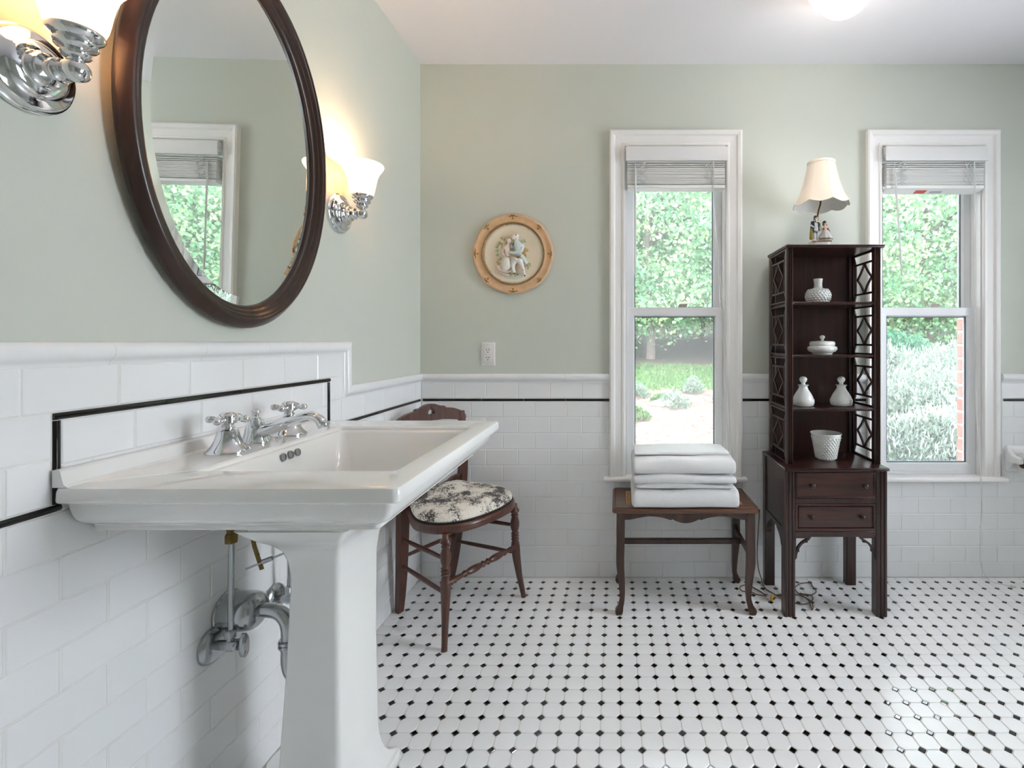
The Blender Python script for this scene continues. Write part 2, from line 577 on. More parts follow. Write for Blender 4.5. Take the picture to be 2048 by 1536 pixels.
build('door_knob', MB().lathe([(.008, 0), (.008, .03), (.024, .04), (.026, .055), (.015, .066), (0, .067)], (.46, YF - .0205, .95), (0, 1, 0), 20), M['brass'], dl, smooth=50)
w3 = setting('window_3', (XR, 1.05, 1.3))
mb = MB()
for y0, y1, z0, z1 in ((RY0 - .07, RY0, RZ0 - .04, RZ1 + .07), (RY1, RY1 + .07, RZ0 - .04, RZ1 + .07), (RY0, RY1, RZ1, RZ1 + .07), (RY0 - .1, RY1 + .1, RZ0 - .03, RZ0)):
    mb.box(XR - .02, XR + .0, y0, y1, z0, z1)
build('casing', mb, M['trim'], w3, bevel=.004)
mb = MB()
for y0, y1, z0, z1 in ((RY0, RY0 + .05, RZ0, RZ1), (RY1 - .05, RY1, RZ0, RZ1), (RY0, RY1, RZ0, RZ0 + .05), (RY0, RY1, RZ1 - .05, RZ1), (RY0, RY1, 1.34, 1.385), (1.155, 1.195, RZ0, RZ1)):
    mb.box(XR + .04, XR + .075, y0, y1, z0, z1)
build('sash', mb, M['vinyl'], w3, bevel=.003)
build('pane', MB().box(XR + .055, XR + .06, RY0 + .03, RY1 - .03, RZ0 + .03, RZ1 - .03), M['pane'], w3, smooth=0)

# ---------------------------------------------------------------- subway tiles
_tc = {}
def tile_mesh(w_, h_, t=.0054, bev=.0022, mname='tile', key='subway'):
    k = (round(w_, 4), round(h_, 4), round(t, 4), mname)
    if k in _tc: return _tc[k]
    x, z = w_ / 2, h_ / 2
    rings = [[(-x, 0, -z), (x, 0, -z), (x, 0, z), (-x, 0, z)],
             [(-x, -t + bev * .7, -z), (x, -t + bev * .7, -z), (x, -t + bev * .7, z), (-x, -t + bev * .7, z)],
             [(-x + bev, -t, -z + bev), (x - bev, -t, -z + bev), (x - bev, -t, z - bev), (-x + bev, -t, z - bev)]]
    me = mesh_of(key, MB().loft(rings, False, True), smooth=0)
    me.materials.append(M[mname])
    _tc[k] = me
    return me

def put(name, me, loc, parent, rotz=0.0):
    o = bpy.data.objects.new(name, me)
    o.parent = parent
    j = .0007
    o.location = (loc[0], loc[1], loc[2])
    o.rotation_euler = (RND.uniform(-1, 1) * .0035, 0, rotz + RND.uniform(-1, 1) * .0025)
    COL.objects.link(o)
    return o

TM, RH, G = .1516, .0763, .0016
rows = [(0.0, .0735)] + [(.0735 + RH * k, .0735 + RH * (k + 1)) for k in range(10)]      # up to the black strip
ROWS_LOW = rows
def lay_row(z0, z1, u0, u1, phase, emit):
    # u0..u1 the run, joints at phase + n * TM
    n = math.floor((u0 - phase) / TM) + 1
    cuts = [u0] + [phase + TM * k for k in range(n, n + 200) if u0 + .012 < phase + TM * k < u1 - .012] + [u1]
    for a, b in zip(cuts[:-1], cuts[1:]):
        emit((a + b) / 2, (z0 + z1) / 2, b - a - G, z1 - z0 - G)

def back_tile(u, z, w_, h_, mn='tile', t=.0054, nm='subway_tile', bev=.0022):
    put(nm, tile_mesh(w_, h_, t, bev, mn, nm), (u, YP, z), wb)
def left_tile(u, z, w_, h_, mn='tile', t=.0054, nm='subway_tile', bev=.0022):
    put(nm, tile_mesh(w_, h_, t, bev, mn, nm), (XP, u, z), wl, PI / 2)

PA, PBk = -.6963, -.6233          # joint phases of alternate rows on the back wall
def spans_back(z0, z1):
    if z1 <= .462: return [(XL + .0005, XR - .001)]
    return [(XL + .0005, -.0385), (.5845, 1.1955), (1.823, XR - .001)]
for k, (z0, z1) in enumerate(rows):
    ph = PA if k % 2 == 0 else PBk
    sp = spans_back(z0, z1)
    if z0 < .463 < z1:                     # the row behind the window stools is cut round them
        lay_row(z0, .461, -.0385, .5845, ph, back_tile)
        lay_row(z0, .461, 1.1955, 1.823, ph, back_tile)
    for a, b in sp: lay_row(z0, z1, a, b, ph, back_tile)
for a, b in spans_back(.85, .92):
    lay_row(.849, .9254, a, b, PBk, back_tile)
# left wall; the panel behind the basin is one step higher
LA, LB = .8211, .7457
YEND = 1.6655
for k, (z0, z1) in enumerate(rows):
    lay_row(z0, z1, -.25, YB - .0005, LB if k % 2 == 0 else LA, left_tile)
lay_row(.849, .9254, -.25, .8088, LB, left_tile)
lay_row(.849, .9254, 1.5895, YB - .0005, LB, left_tile)
lay_row(.9254, 1.0013, -.25, .8088, LA, left_tile)
lay_row(.9254, 1.0013, 1.5895, YEND, LA, left_tile)
lay_row(.8363, .9126, .8213, 1.577, LA + .05, left_tile)
lay_row(.9126, .989, .8213, 1.577, LB + .05, left_tile)
lay_row(1.0013, 1.0776, -.25, YEND, LB + .02, left_tile)

# black pencil strips
def pencil_mesh(l):
    k = ('pencil', round(l, 4))
    if k in _tc: return _tc[k]
    prof = [(-.0058, 0), (-.0058, .0045), (-.0045, .0072), (-.0016, .0085), (.0016, .0085), (.0045, .0072), (.0058, .0045), (.0058, 0)]
    me = mesh_of('pencil_tile', MB().loft([[(-l / 2, -p, u) for u, p in prof], [(l / 2, -p, u) for u, p in prof]]), smooth=60)
    me.materials.append(M['pencil'])
    _tc[k] = me
    return me
PM = .1988
def strip_h(u0, u1, z, phase, left):
    n = math.floor((u0 - phase) / PM) + 1
    cuts = [u0] + [phase + PM * k for k in range(n, n + 60) if u0 + .01 < phase + PM * k < u1 - .01] + [u1]
    for a, b in zip(cuts[:-1], cuts[1:]):
        if left: put('pencil_tile', pencil_mesh(b - a - G), (XP, (a + b) / 2, z), wl, PI / 2)
        else: put('pencil_tile', pencil_mesh(b - a - G), ((a + b) / 2, YP, z), wb)
ZS, ZU = .8426, .9952
PP = (820 + 490 / 3.414 - CXP) / 421.4
for a, b in spans_back(.85, .92): strip_h(a + .008, b, ZS, PP, False)
strip_h(-.25, .8213, ZS, .62, True)
strip_h(1.577, YB - .009, ZS, 1.70, True)
strip_h(.8088, 1.5895, ZU, 1.01, True)
def strip_v(y, z0, z1):
    o = put('pencil_tile', pencil_mesh(z1 - z0), (XP, y, (z0 + z1) / 2), wl, 0)
    o.rotation_euler = Matrix(((0, -1, 0), (0, 0, -1), (1, 0, 0))).to_euler()      # length along z, face to +x
    return o
strip_v(.8151, .8495, .9885)
strip_v(1.5832, .8495, .9885)

# cap moulding: profile (out, up) run along the wall, mitred at the ends
CAPP = [(0, 0), (.0055, 0), (.0062, .004), (.0078, .0065), (.0095, .0085), (.0135, .012), (.0172, .0165), (.0188, .0225), (.0185, .0300), (.0160, .0360), (.0110, .0405), (.0050, .0425), (0, .0425)]
def cap_piece(parent, fn0, fn1):
    rings = [[fn0(o_, u) for o_, u in CAPP], [fn1(o_, u) for o_, u in CAPP]]
    build('cap_tile', MB().loft(rings), M['tile'], parent, smooth=45)
ZCAP, ZCAPU = .9254, 1.0776
def cap_run(u0, u1, phase, mk0, mk1, fn):
    n = math.floor((u0 - phase) / PM) + 1
    cuts = [None] + [phase + PM * k for k in range(n, n + 60) if u0 + .03 < phase + PM * k < u1 - .03] + [None]
    for i in range(len(cuts) - 1):
        a, b = cuts[i], cuts[i + 1]
        f0 = (lambda o_, u, q=a: fn(o_, u, q + .0003)) if a is not None else mk0
        f1 = (lambda o_, u, q=b: fn(o_, u, q - .0003)) if b is not None else mk1
        cap_piece(wl if fn is capL or fn is capU else wb, f0, f1)
def capB(o_, u, q): return (q, YP - o_, ZCAP + u)
def capL(o_, u, q): return (XP + o_, q, ZCAP + u)
def capU(o_, u, q): return (XP + o_, q, ZCAPU + u)
cap_run(XP, -.0385, PP, lambda o_, u: (XP + o_, YP - o_, ZCAP + u), lambda o_, u: capB(o_, u, -.0385), capB)
cap_run(.5845, 1.1955, PP, lambda o_, u: capB(o_, u, .5845), lambda o_, u: capB(o_, u, 1.1955), capB)
cap_run(1.823, XR - .001, PP, lambda o_, u: capB(o_, u, 1.823), lambda o_, u: capB(o_, u, XR - .001), capB)
cap_run(-.25, YEND, .70, lambda o_, u: capU(o_, u, -.25), lambda o_, u: capU(o_, u, YEND + u), capU)
cap_run(YEND, YP, 1.86, lambda o_, u: capL(o_, u, YEND + u), lambda o_, u: (XP + o_, YP - o_, ZCAP + u), capL)
cap_piece(wl, lambda o_, u: (XP + o_, YEND + u, ZCAPU + u - .0004), lambda o_, u: (XP + o_, YEND + u, ZCAP + u + .0004))
# grout bed between the tiles, a little behind the tile faces
gp = .0041
mb = MB()
mb.box(XP, XP + gp, -.25, YEND, 0, 1.078).box(XP, XP + gp, YEND, YP, 0, .926)
build('grout', mb, M['grout'], wl, smooth=0)
mb = MB()
mb.box(XP, XR - .001, YP - gp, YP, 0, .4605)
for a, b in ((XP, -.0385), (.5845, 1.1955), (1.823, XR - .001)): mb.box(a, b, YP - gp, YP, .4605, .926)
build('grout', mb, M['grout'], wb, smooth=0)

# ---------------------------------------------------------------- octagon and dot floor
HD = .0112                       # half diagonal of a dot
def oct_pts(g=.0011, c=None):
    c = HD + .0012
    hx, hy = AX / 2 - g, AY / 2 - g
    return [(hx, -hy + c), (hx, hy - c), (hx - c, hy), (-hx + c, hy), (-hx, hy - c), (-hx, -hy + c), (-hx + c, -hy), (hx - c, -hy)]
def octa(mb, cx, cy):
    o = oct_pts()
    def cl(x, y): return (min(max(x, XL + .001), XR - .001), min(max(y, YF + .001), YB - .001))
    def ring(s, z):
        return [cl(cx + x * s, cy + y * s) + (z,) for x, y in o]
    mb.loft([ring(1, -.0022), ring(1, -.0011), ring(.955, 0)], False, True)
def dot(mb, cx, cy):
    def ring(r, z): return [(cx + r, cy, z), (cx, cy + r, z), (cx - r, cy, z), (cx, cy - r, z)]
    mb.loft([ring(HD, -.0022), ring(HD, -.0008), ring(HD * .76, .0002)], False, True)
YD0 = 2.2819
cells, dots = [], []
for j in range(-1, 66):
    for i in range(-18, 48):
        x, y = AX * (i + .145), YD0 - AY * j
        if XL + .012 < x < XR - .012 and YF + .01 < y < YB - .012: dots.append((x, y))
        cx, cy = x + AX / 2, y - AY / 2
        if XL - .02 < cx < XR + .02 and YF - .02 < cy < YB + .02: cells.append((cx, cy))
def pix(x, y):
    return CXP + FPX * x / y, CYP + FPX * CAMH / y
def seen(x, y):
    if y < .6: return False
    u, v = pix(x, y)
    if not (730 < u < 2060 and v < 1550): return False
    return u > 755 + max(0, (v - 1440) * .5)
def split(pts):
    vis = sorted([p for p in pts if seen(*p)], key=lambda p: p[1])
    near = vis[:300]
    s = set(near)
    return near, [p for p in pts if p not in s]
near, rest = split(cells)
mo = MB(); octa(mo, 0, 0)
def clipped(p): return p[0] - AX / 2 < XL or p[1] + AY / 2 > YB
oct_me = mesh_of('octagon_tile', mo, smooth=0); oct_me.materials.append(M['floortile'])
for p in near:
    o = bpy.data.objects.new('octagon_tile', oct_me); o.parent = floor_o; o.location = (p[0], p[1], RND.uniform(-.00025, .0001))
    o.rotation_euler = (RND.uniform(-1, 1) * .003, RND.uniform(-1, 1) * .003, 0)
    COL.objects.link(o)
mb = MB()
for p in rest: octa(mb, *p)
o = build('octagon_field', mb, M['floortile'], floor_o, smooth=0); o['kind'] = 'stuff'
near, rest = split(dots)
mo = MB(); dot(mo, 0, 0)
dot_me = mesh_of('dot_tile', mo, smooth=0); dot_me.materials.append(M['dot'])
for p in near:
    o = bpy.data.objects.new('dot_tile', dot_me); o.parent = floor_o; o.location = (p[0], p[1], 0)
    o.rotation_euler = (RND.uniform(-1, 1) * .012, RND.uniform(-1, 1) * .012, RND.uniform(-1, 1) * .03)
    COL.objects.link(o)
mb = MB()
for p in rest: dot(mb, *p)
o = build('dot_field', mb, M['dot'], floor_o, smooth=0); o['kind'] = 'stuff'

# ---------------------------------------------------------------- windows
def window(n, x0, x1):
    t = setting('window_%d' % n, ((x0 + x1) / 2, YB, WZ0))
    cw = .0735
    # casing with a stepped profile: inner bead, flat, back band
    prof = [(0, 0), (0, .012), (.004, .017), (.012, .017), (.016, .013), (.046, .016), (.053, .024), (.066, .026), (.0735, .022), (.0735, 0)]
    zt = WZ1
    def left(u, o_, z): return (x0 - u, YP - o_, z)
    def right(u, o_, z): return (x1 + u, YP - o_, z)
    build('casing', MB().loft([[left(u, o_, .481) for u, o_ in prof], [left(u, o_, zt + u) for u, o_ in prof]]), M['trim'], t, smooth=30)
    build('casing', MB().loft([[right(u, o_, .481) for u, o_ in prof], [right(u, o_, zt + u) for u, o_ in prof]]), M['trim'], t, smooth=30)
    build('head_casing', MB().loft([[(x0 - u, YP - o_, zt + u) for u, o_ in prof], [(x1 + u, YP - o_, zt + u) for u, o_ in prof]]), M['trim'], t, smooth=30)
    # stool with rounded nose
    sp = [(0, .463), (-.042, .463), (-.0475, .4665), (-.049, .472), (-.0475, .4775), (-.042, .481), (.06, .481), (.06, .463)]
    mb = MB().loft([[(x0 - cw - .026, YP + y, z) for y, z in sp[:6]] + [(x0 - cw - .026, YP, .481)],
                    [(x1 + cw + .018, YP + y, z) for y, z in sp[:6]] + [(x1 + cw + .018, YP, .481)]])
    mb.box(x0 + .0005, x1 - .0005, YP - .001, YP + .1, .4635, .481)
    build('stool', mb, M['trim'], t, smooth=40)
    # jamb liners
    for a, b in ((x0 + .0002, x0 + .006), (x1 - .006, x1 - .0002)):
        mb = MB().box(a, b, YP + .001, YP + .104, .4815, WZ1 - .0005)
        build('jamb', mb, M['trim'], t, smooth=0)
    build('head_jamb', MB().box(x0 + .006, x1 - .006, YP + .001, YP + .104, WZ1 - .006, WZ1 - .0005), M['trim'], t, smooth=0)
    def sash(y0, y1, z0, z1, bot, top, nm):
        s = .0405
        a, b = x0 + .0065, x1 - .0065
        mb = MB()
        fr = [(a, z0), (b, z0), (b, z1), (a, z1)]
        ins = [(a + s - .006, z0 + bot - .006), (b - s + .006, z0 + bot - .006), (b - s + .006, z1 - top + .006), (a + s - .006, z1 - top + .006)]
        ins2 = [(a + s, z0 + bot), (b - s, z0 + bot), (b - s, z1 - top), (a + s, z1 - top)]
        L = lambda q, y: [(x, y, z) for x, z in q]
        mb.loft([L(fr, y1), L(fr, y0 + .002), L([(a + .002, z0 + .002), (b - .002, z0 + .002), (b - .002, z1 - .002), (a + .002, z1 - .002)], y0),
                 L(ins, y0), L(ins2, y0 + .010), L(ins2, y1)], False, False)
        ob = build(nm, mb, M['vinyl'], t, smooth=20)
        # dark spacer line round the pane
        r2 = .004
        mb = MB()
        i0, i1, j0, j1 = a + s, b - s, z0 + bot, z1 - top
        yy = ((y0 + y1) / 2 - .004, (y0 + y1) / 2 + .006)
        mb.box(i0 - .001, i0 + r2, *yy, j0, j1).box(i1 - r2, i1 + .001, *yy, j0, j1).box(i0, i1, *yy, j0 - .001, j0 + r2).box(i0, i1, *yy, j1 - r2, j1 + .001)
        build('pane_spacer', mb, M['spacer'], ob, smooth=0)
        build('pane', MB().box(i0 + .001, i1 - .001, yy[0] + .002, yy[0] + .006, j0 + .001, j1 - .001), M['pane'], ob, smooth=0)
        return ob
    lo = sash(YB + .034, YB + .066, .4815, 1.284, .055, .044, 'lower_sash')
    up = sash(YB + .070, YB + .102, 1.240, 2.038, .044, .045, 'upper_sash')
    # groove in the bottom rail
    build('lift_rail', MB().box(x0 + .075, x1 - .075, YB + .0305, YB + .0345, .497, .5015), M['vinyl'], lo, bevel=.001)
    lx = x0 + .28
    k = build('sash_lock', MB().prism([(-.022, 0), (.018, 0), (.024, .018), (-.016, .018)], lambda u, v, d: (lx + u, d, 1.2842 + v), YB + .038, YB + .058), M['latch'], lo, bevel=.0015)
    k['label'] = 'grey metal sash lock'
    # exterior frame and brick reveal on the right
    mb = MB()
    mb.box(x1 + .001, x1 + .016, YP + .105, YP + .122, .44, 2.06).box(x0 - .03, x0 + .018, YP + .105, YP + .125, .44, 2.06).box(x0, x1, YP + .105, YP + .125, 2.03, 2.06)
    mb.box(x0, x1, YP + .105, YP + .14, .43, .475)
    build('brickmould', mb, M['roof'], t, bevel=.003)
    return t
win1 = window(1, *W1)
win2 = window(2, *W2)
# exterior brick beside each window
for (x0, x1) in (W1, W2):
    zz = .36
    k = 0
    build('mortar', MB().box(x1 + .0200, x1 + .245, YP + .1225, YP + .190, .34, 2.2), M['mortar'], wb, smooth=0)
    while zz < 2.15:
        off = .0 if k % 2 else .1
        cuts = [x1 + .0165, x1 + .0165 + (.2 if k % 2 else .098), x1 + .255]
        for a, b in zip(cuts[:-1], cuts[1:]):
            if b - a < .02: continue
            build('brick', MB().box(a, b - .009, YP + .1222, YP + .196 + RND.uniform(-.002, .002), zz, zz + .058), M['brick'], wb, bevel=.003, seg=1)
        zz += .068
        k += 1
# ================================================================== pedestal sink
def hole_disc(mb, c, ax, r, d):
    mb.lathe([(r, 0), (r, d)], c, ax, 14)
sink = thing('pedestal_sink', 'large white porcelain pedestal sink against the left tiled wall', 'sink', (-.68, 1.15, 0))
S0, S1, SX = .803, 1.496, -.36
WX = XL + .0036
def rr(x1_, ins, z, r, x0_=WX): return rrect(x0_, x1_, S0 + ins, S1 - ins, z, r, 5)
rings = [
    rrect(-.760, -.580, 1.015, 1.285, .712, .012),
    rrect(-.765, -.568, 1.008, 1.292, .718, .014),
    rrect(-.768, -.562, 1.000, 1.300, .742, .016),
    rrect(-.80, -.545, .975, 1.325, .752, .02),
    rrect(-.86, -.50, .925, 1.375, .773, .025),
    rr(SX - 0.0700, 0.0700, 0.7862, .012),
    rr(SX - 0.0630, 0.0630, 0.7870, .012),
    rr(SX - 0.0605, 0.0605, 0.7895, .012),
    rr(SX - 0.0605, 0.0605, 0.7960, .012),
    rr(SX - 0.0585, 0.0585, 0.7985, .012),
    rr(SX - 0.0540, 0.0540, 0.8005, .012),
    rr(SX - 0.0460, 0.0460, 0.8045, .012),
    rr(SX - 0.0360, 0.0360, 0.8105, .012),
    rr(SX - 0.0290, 0.0290, 0.8180, .012),
    rr(SX - 0.0245, 0.0245, 0.8270, .012),
    rr(SX - 0.0215, 0.0215, 0.8370, .012),
    rr(SX - 0.0195, 0.0195, 0.8450, .012),
    rr(SX - 0.0185, 0.0185, 0.8495, .012),
    rr(SX - 0.0040, 0.0040, 0.8520, .012),
    rr(SX - 0.0008, 0.0008, 0.8545, .012),
    rr(SX - 0.0000, 0.0000, 0.8580, .012),
    rr(-.360, .000, .872, .014),
    rr(-.3625, .0025, .8775, .014),
    rr(-.368, .008, .880, .012),
    rrect(-.786, -.409, .905, 1.381, .8805, .012),
    rrect(-.782, -.413, .909, 1.377, .8775, .012),
    rrect(-.780, -.415, .911, 1.375, .872, .012),
    rrect(-.771, -.424, .920, 1.366, .871, .012),
    rrect(-.767, -.430, .926, 1.360, .866, .014),
    rrect(-.752, -.452, .955, 1.331, .80, .03),
    rrect(-.738, -.475, .985, 1.301, .755, .045),
    rrect(-.715, -.505, 1.02, 1.266, .737, .05),
    rrect(-.66, -.56, 1.09, 1.196, .731, .04)]
build('basin', MB().loft(rings), M['porc'], sink, smooth=32)
up = [(WX, .8795), (WX, .908), (WX + .010, .908), (WX + .0135, .9055), (WX + .016, .894), (WX + .019, .884), (WX + .026, .8795)]
build('upstand', MB().loft([[(x, S0 + .002, z) for x, z in up], [(x, S1 - .006, z) for x, z in up]]), M['porc'], sink, smooth=40)
for y in (1.118, 1.143, 1.168):
    mb = MB()
    mb.lathe([(.0092, 0), (.0092, .0022), (.0072, .0026), (.0068, .0006), (0, .0004)], (-.7625, y, .8560), (1, 0, .22), 16, cap1=False)
    build('overflow_hole', mb, M['holegrey'], sink, smooth=50)
mb = MB().lathe([(.022, 0), (.022, .002), (.016, .004), (.015, .001), (0, .0008)], (-.61, 1.143, .7312), (0, 0, 1), 24, cap1=False)
build('drain', mb, M['chrome'], sink)
ped = [(.730, -.790, -.555, 1.000, 1.300), (.718, -.772, -.562, 1.004, 1.297), (.703, -.750, -.573, 1.014, 1.288), (.688, -.735, -.585, 1.034, 1.272), (.668, -.724, -.595, 1.050, 1.258),
       (.640, -.718, -.602, 1.060, 1.249), (.600, -.716, -.606, 1.066, 1.243), (.40, -.727, -.607, 1.067, 1.242), (.16, -.744, -.603, 1.066, 1.244), (.130, -.748, -.6015, 1.062, 1.248),
       (.105, -.752, -.599, 1.056, 1.254), (.080, -.758, -.596, 1.045, 1.265), (.060, -.764, -.592, 1.032, 1.278), (.046, -.772, -.587, 1.016, 1.296), (.040, -.776, -.584, 1.010, 1.305),
       (.038, -.780, -.580, 1.004, 1.311), (.034, -.781, -.578, 1.002, 1.313), (.006, -.781, -.578, 1.002, 1.313), (0.0, -.779, -.580, 1.004, 1.311)]
build('pedestal', MB().loft([rrect(a, b, c, d, z, .012, 4) for z, a, b, c, d in ped]), M['porc'], sink, smooth=32)

# ---------------------------------------------------------------- faucet
fc = thing('faucet', 'chrome widespread faucet with two cross handles on the sink deck', 'faucet', (-.845, 1.157, .8806))
DZ = .8806
def tap(y, x=-.843, rot=.15):
    mb = MB().lathe([(.0400, 0), (.0405, .002), (.0395, .005), (.036, .009), (.030, .016), (.025, .025), (.0215, .036), (.0195, .045), (.0185, .0475), (.013, .049)], (x, y, DZ), seg=28)
    h = build('tap_bell', mb, M['chrome'], fc, smooth=40)
    mb = MB().lathe([(.0095, .047), (.0095, .0495), (.0125, .051), (.0125, .056), (.0105, .058), (.0115, .061), (.0165, .063), (.0165, .079), (.0145, .083), (.0100, .086), (0, .0868)], (x, y, DZ), seg=24)
    for q in range(4):
        a = rot + q * PI / 2
        d = Vector((math.cos(a), math.sin(a), 0))
        o = Vector((x, y, DZ + .0715))
        mb.lathe([(.0058, .010), (.0052, .020), (.0050, .024), (.0062, .026), (.0068, .029), (.0078, .033), (.0080, .036), (.0070, .0395), (.0045, .042), (0, .043)], o, d, 14)
    build('cross_handle', mb, M['chrome'], fc, smooth=50)
tap(1.060)
tap(1.2575)
x0, y0 = -.856, 1.160
mb = MB().lathe([(.030, 0), (.0305, .003), (.029, .006), (.0262, .012), (.0235, .022), (.0205, .036), (.0175, .048), (.015, .054), (.0105, .056)], (x0, y0, DZ), seg=28)
sp = build('spout_body', mb, M['chrome'], fc, smooth=40)
mb = MB().lathe([(.0098, .055), (.0098, .058), (.0062, .060), (.0055, .063), (.0075, .065), (.0098, .070), (.0100, .073), (.0085, .077), (.005, .0796), (0, .080)], (x0, y0, DZ), seg=20)
build('lift_knob', mb, M['chrome'], fc, smooth=50)
path = smoothpath([(x0 + .004, y0, DZ + .022), (x0 + .030, y0, DZ + .031), (x0 + .062, y0, DZ + .043), (x0 + .098, y0, DZ + .054), (x0 + .124, y0, DZ + .060), (x0 + .140, y0, DZ + .060), (x0 + .152, y0, DZ + .053), (x0 + .157, y0, DZ + .042)], 5)
n = len(path)
rad = [.0165 - .005 * min(1, i / (n * .6)) for i in range(n)]
mb = MB().tube(path, rad, 16, up=(0, 1, 0), sx=1.08, sy=.92)
mb.lathe([(.0125, 0), (.0130, .003), (.0125, .008), (.0105, .0105), (.009, .0105), (.009, .006)], (x0 + .158, y0, DZ + .046), (.25, 0, -1), 18)
build('spout', mb, M['chrome'], fc, smooth=50)

# ---------------------------------------------------------------- water supplies and drain under the basin
def supply(y, label, group):
    t = thing('supply_valve', label, 'valve', (XL, y, .423), group=group)
    z = .423
    mb = MB().lathe([(.040, 0), (.0405, .003), (.038, .008), (.030, .013), (.020, .016), (.012, .017)], (XL + .0004, y, z), (1, 0, 0), 28)
    build('escutcheon', mb, M['dullchrome'], t, smooth=50)
    mb = MB().lathe([(.0105, .014), (.0105, .040), (.0135, .041), (.0135, .058), (.012, .060), (.0105, .061), (.0105, .064), (.006, .065), (.006, .072)], (XL, y, z), (1, 0, 0), 18)
    mb.lathe([(.0085, .006), (.0085, .018), (.0122, .0185), (.0122, .034), (.009, .036)], (XL + .045, y, z), (0, 0, 1), 6)
    build('valve_body', mb, M['dullchrome'], t, smooth=30)
    mb = MB()
    ring = lambda x, s: [(XL + x, y + .011 * s * math.cos(2 * PI * i / 22), z + .0275 * s * math.sin(2 * PI * i / 22)) for i in range(22)]
    mb.loft([ring(.069, .85), ring(.071, 1), ring(.078, 1), ring(.081, .85), ring(.081, .3)])
    build('handle', mb, M['dullchrome'], t, smooth=50)
    p = smoothpath([(XL + .045, y, z + .03), (XL + .045, y, z + .10), (XL + .049, y - .004, z + .18), (XL + .053, y - .008, .668)], 5)
    mb = MB().tube(p, .0062, 12)
    build('riser_pipe', mb, M['dullchrome'], t, smooth=60)
    mb = MB().lathe([(.0075, 0), (.0125, .002), (.0135, .005), (.0135, .020), (.012, .023), (.0095, .0235), (.0095, .029), (.0105, .030), (.0105, .125)], (XL + .053, y - .008, .660), (0, 0, 1), 6)
    o = build('coupling_nut', mb, M['brass'], t, smooth=30)
    o['label'] = 'aged brass coupling nut'
supply(1.125, 'dull chrome shut-off valve with brass nut, fully visible left of the sink pedestal', 'water supply valves under the sink')
supply(1.327, 'dull chrome shut-off valve partly hidden behind the sink pedestal', 'water supply valves under the sink')
dr = thing('drain_trap', 'chrome drain trap running into the tiled wall below the basin', 'pipe', (XL, 1.170, .48))
y, z = 1.170, .478
mb = MB().lathe([(.047, 0), (.047, .004), (.0445, .006), (.0440, .055), (.0415, .068), (.035, .077), (.026, .082), (.0175, .084)], (XL + .0004, y, z), (1, 0, 0), 32)
build('escutcheon_bell', mb, M['dullchrome'], dr, smooth=45)
p = smoothpath([(XL + .07, y, z), (XL + .095, y, z + .001), (XL + .123, y, z - .004), (XL + .140, y, z - .020), (XL + .147, y, z - .042), (XL + .148, y, z - .070)], 6)
build('waste_arm', MB().tube(p, .0162, 18), M['dullchrome'], dr, smooth=60)
mb = MB().lathe([(.0175, 0), (.0215, .001), (.0225, .004), (.0215, .007), (.0195, .0085), (.0215, .010), (.0225, .013), (.0215, .017), (.0175, .019)], (XL + .148, y, z - .086), (0, 0, 1), 20)
build('slip_nut', mb, M['dullchrome'], dr, smooth=45)
p = smoothpath([(XL + .148, y, z - .084), (XL + .148, y, z - .125), (XL + .157, y, z - .150), (XL + .172, y, z - .160), (XL + .193, y, z - .150), (XL + .203, y, z - .125), (XL + .203, y, z - .02), (XL + .203, y, .715)], 6)
build('trap_bend', MB().tube(p, .0165, 18), M['dullchrome'], dr, smooth=60)
# pop-up linkage
lk = thing('popup_linkage', 'perforated brass strap and thin rod hanging under the basin', 'linkage', (-.80, 1.13, .66))
p = [Vector((-.826, 1.10, .735)), Vector((-.823, 1.10, .70)), Vector((-.815, 1.10, .660)), Vector((-.798, 1.10, .608))]
mb = MB().bar(p, .0042, .0008, (.3, -1, 0))
build('strap', mb, M['brass'], lk)
mb = MB()
for q in (.25, .5, .72, .9):
    c = p[0].lerp(p[-1], q)
    c = Vector((c.x + (.002 if q < .8 else 0), c.y - .0012, c.z))
    build('strap_hole', MB().lathe([(.0013, 0), (.0013, .0006)], c, (.3, -1, 0), 8), M['hole'], lk)
mb = MB().tube([(-.828, 1.092, .613), (-.803, 1.097, .622), (-.765, 1.104, .637), (-.74, 1.110, .646)], .0024, 8)
mb.tube([(-.796, 1.099, .6255), (-.776, 1.103, .633)], [.0055, .0055], 8)
build('pivot_rod', mb, M['dullchrome'], lk, smooth=60)

# ================================================================== mirror
mc = (XP + .006, 1.207, 1.605)
mir = thing('oval_mirror', 'oval mirror in a ridged dark brown wooden frame above the sink', 'mirror', mc)
mir.rotation_euler = (0, MIR_TILT, MIR_YAW)
EA, EB = .319, .452
def ell(off, p, n=96):
    return [(p, (EA + off) * math.cos(2 * PI * i / n), (EB + off) * math.sin(2 * PI * i / n)) for i in range(n)]
prof = [(-.050, .008), (-.020, .008), (-.005, .010), (.0, .014), (.0, .019), (-.003, .023), (-.010, .030), (-.016, .035), (-.0195, .0370), (-.0230, .0365), (-.0248, .0330), (-.0268, .0325), (-.0305, .0332), (-.0335, .0305), (-.0352, .0265), (-.0375, .0260),
        (-.0415, .0262), (-.0442, .0230), (-.0458, .0200), (-.0480, .0198), (-.0515, .0190), (-.0545, .0160), (-.0560, .0130), (-.0555, .008)]
build('frame', MB().loft([ell(o_, p) for o_, p in prof] + [ell(prof[0][0], prof[0][1])], False, False), M['framewood'], mir, smooth=50, local=True)
bw = .022
mb = MB().loft([ell(-.0545, .0085), ell(-.0545, .0110), ell(-.0545 - bw, .0125)], True, True)
build('glass', mb, M['mirror'], mir, smooth=0, local=True)
build('back_board', MB().loft([ell(-.060, .004), ell(-.052, .0082)], True, True), M['framewood'], mir, local=True)

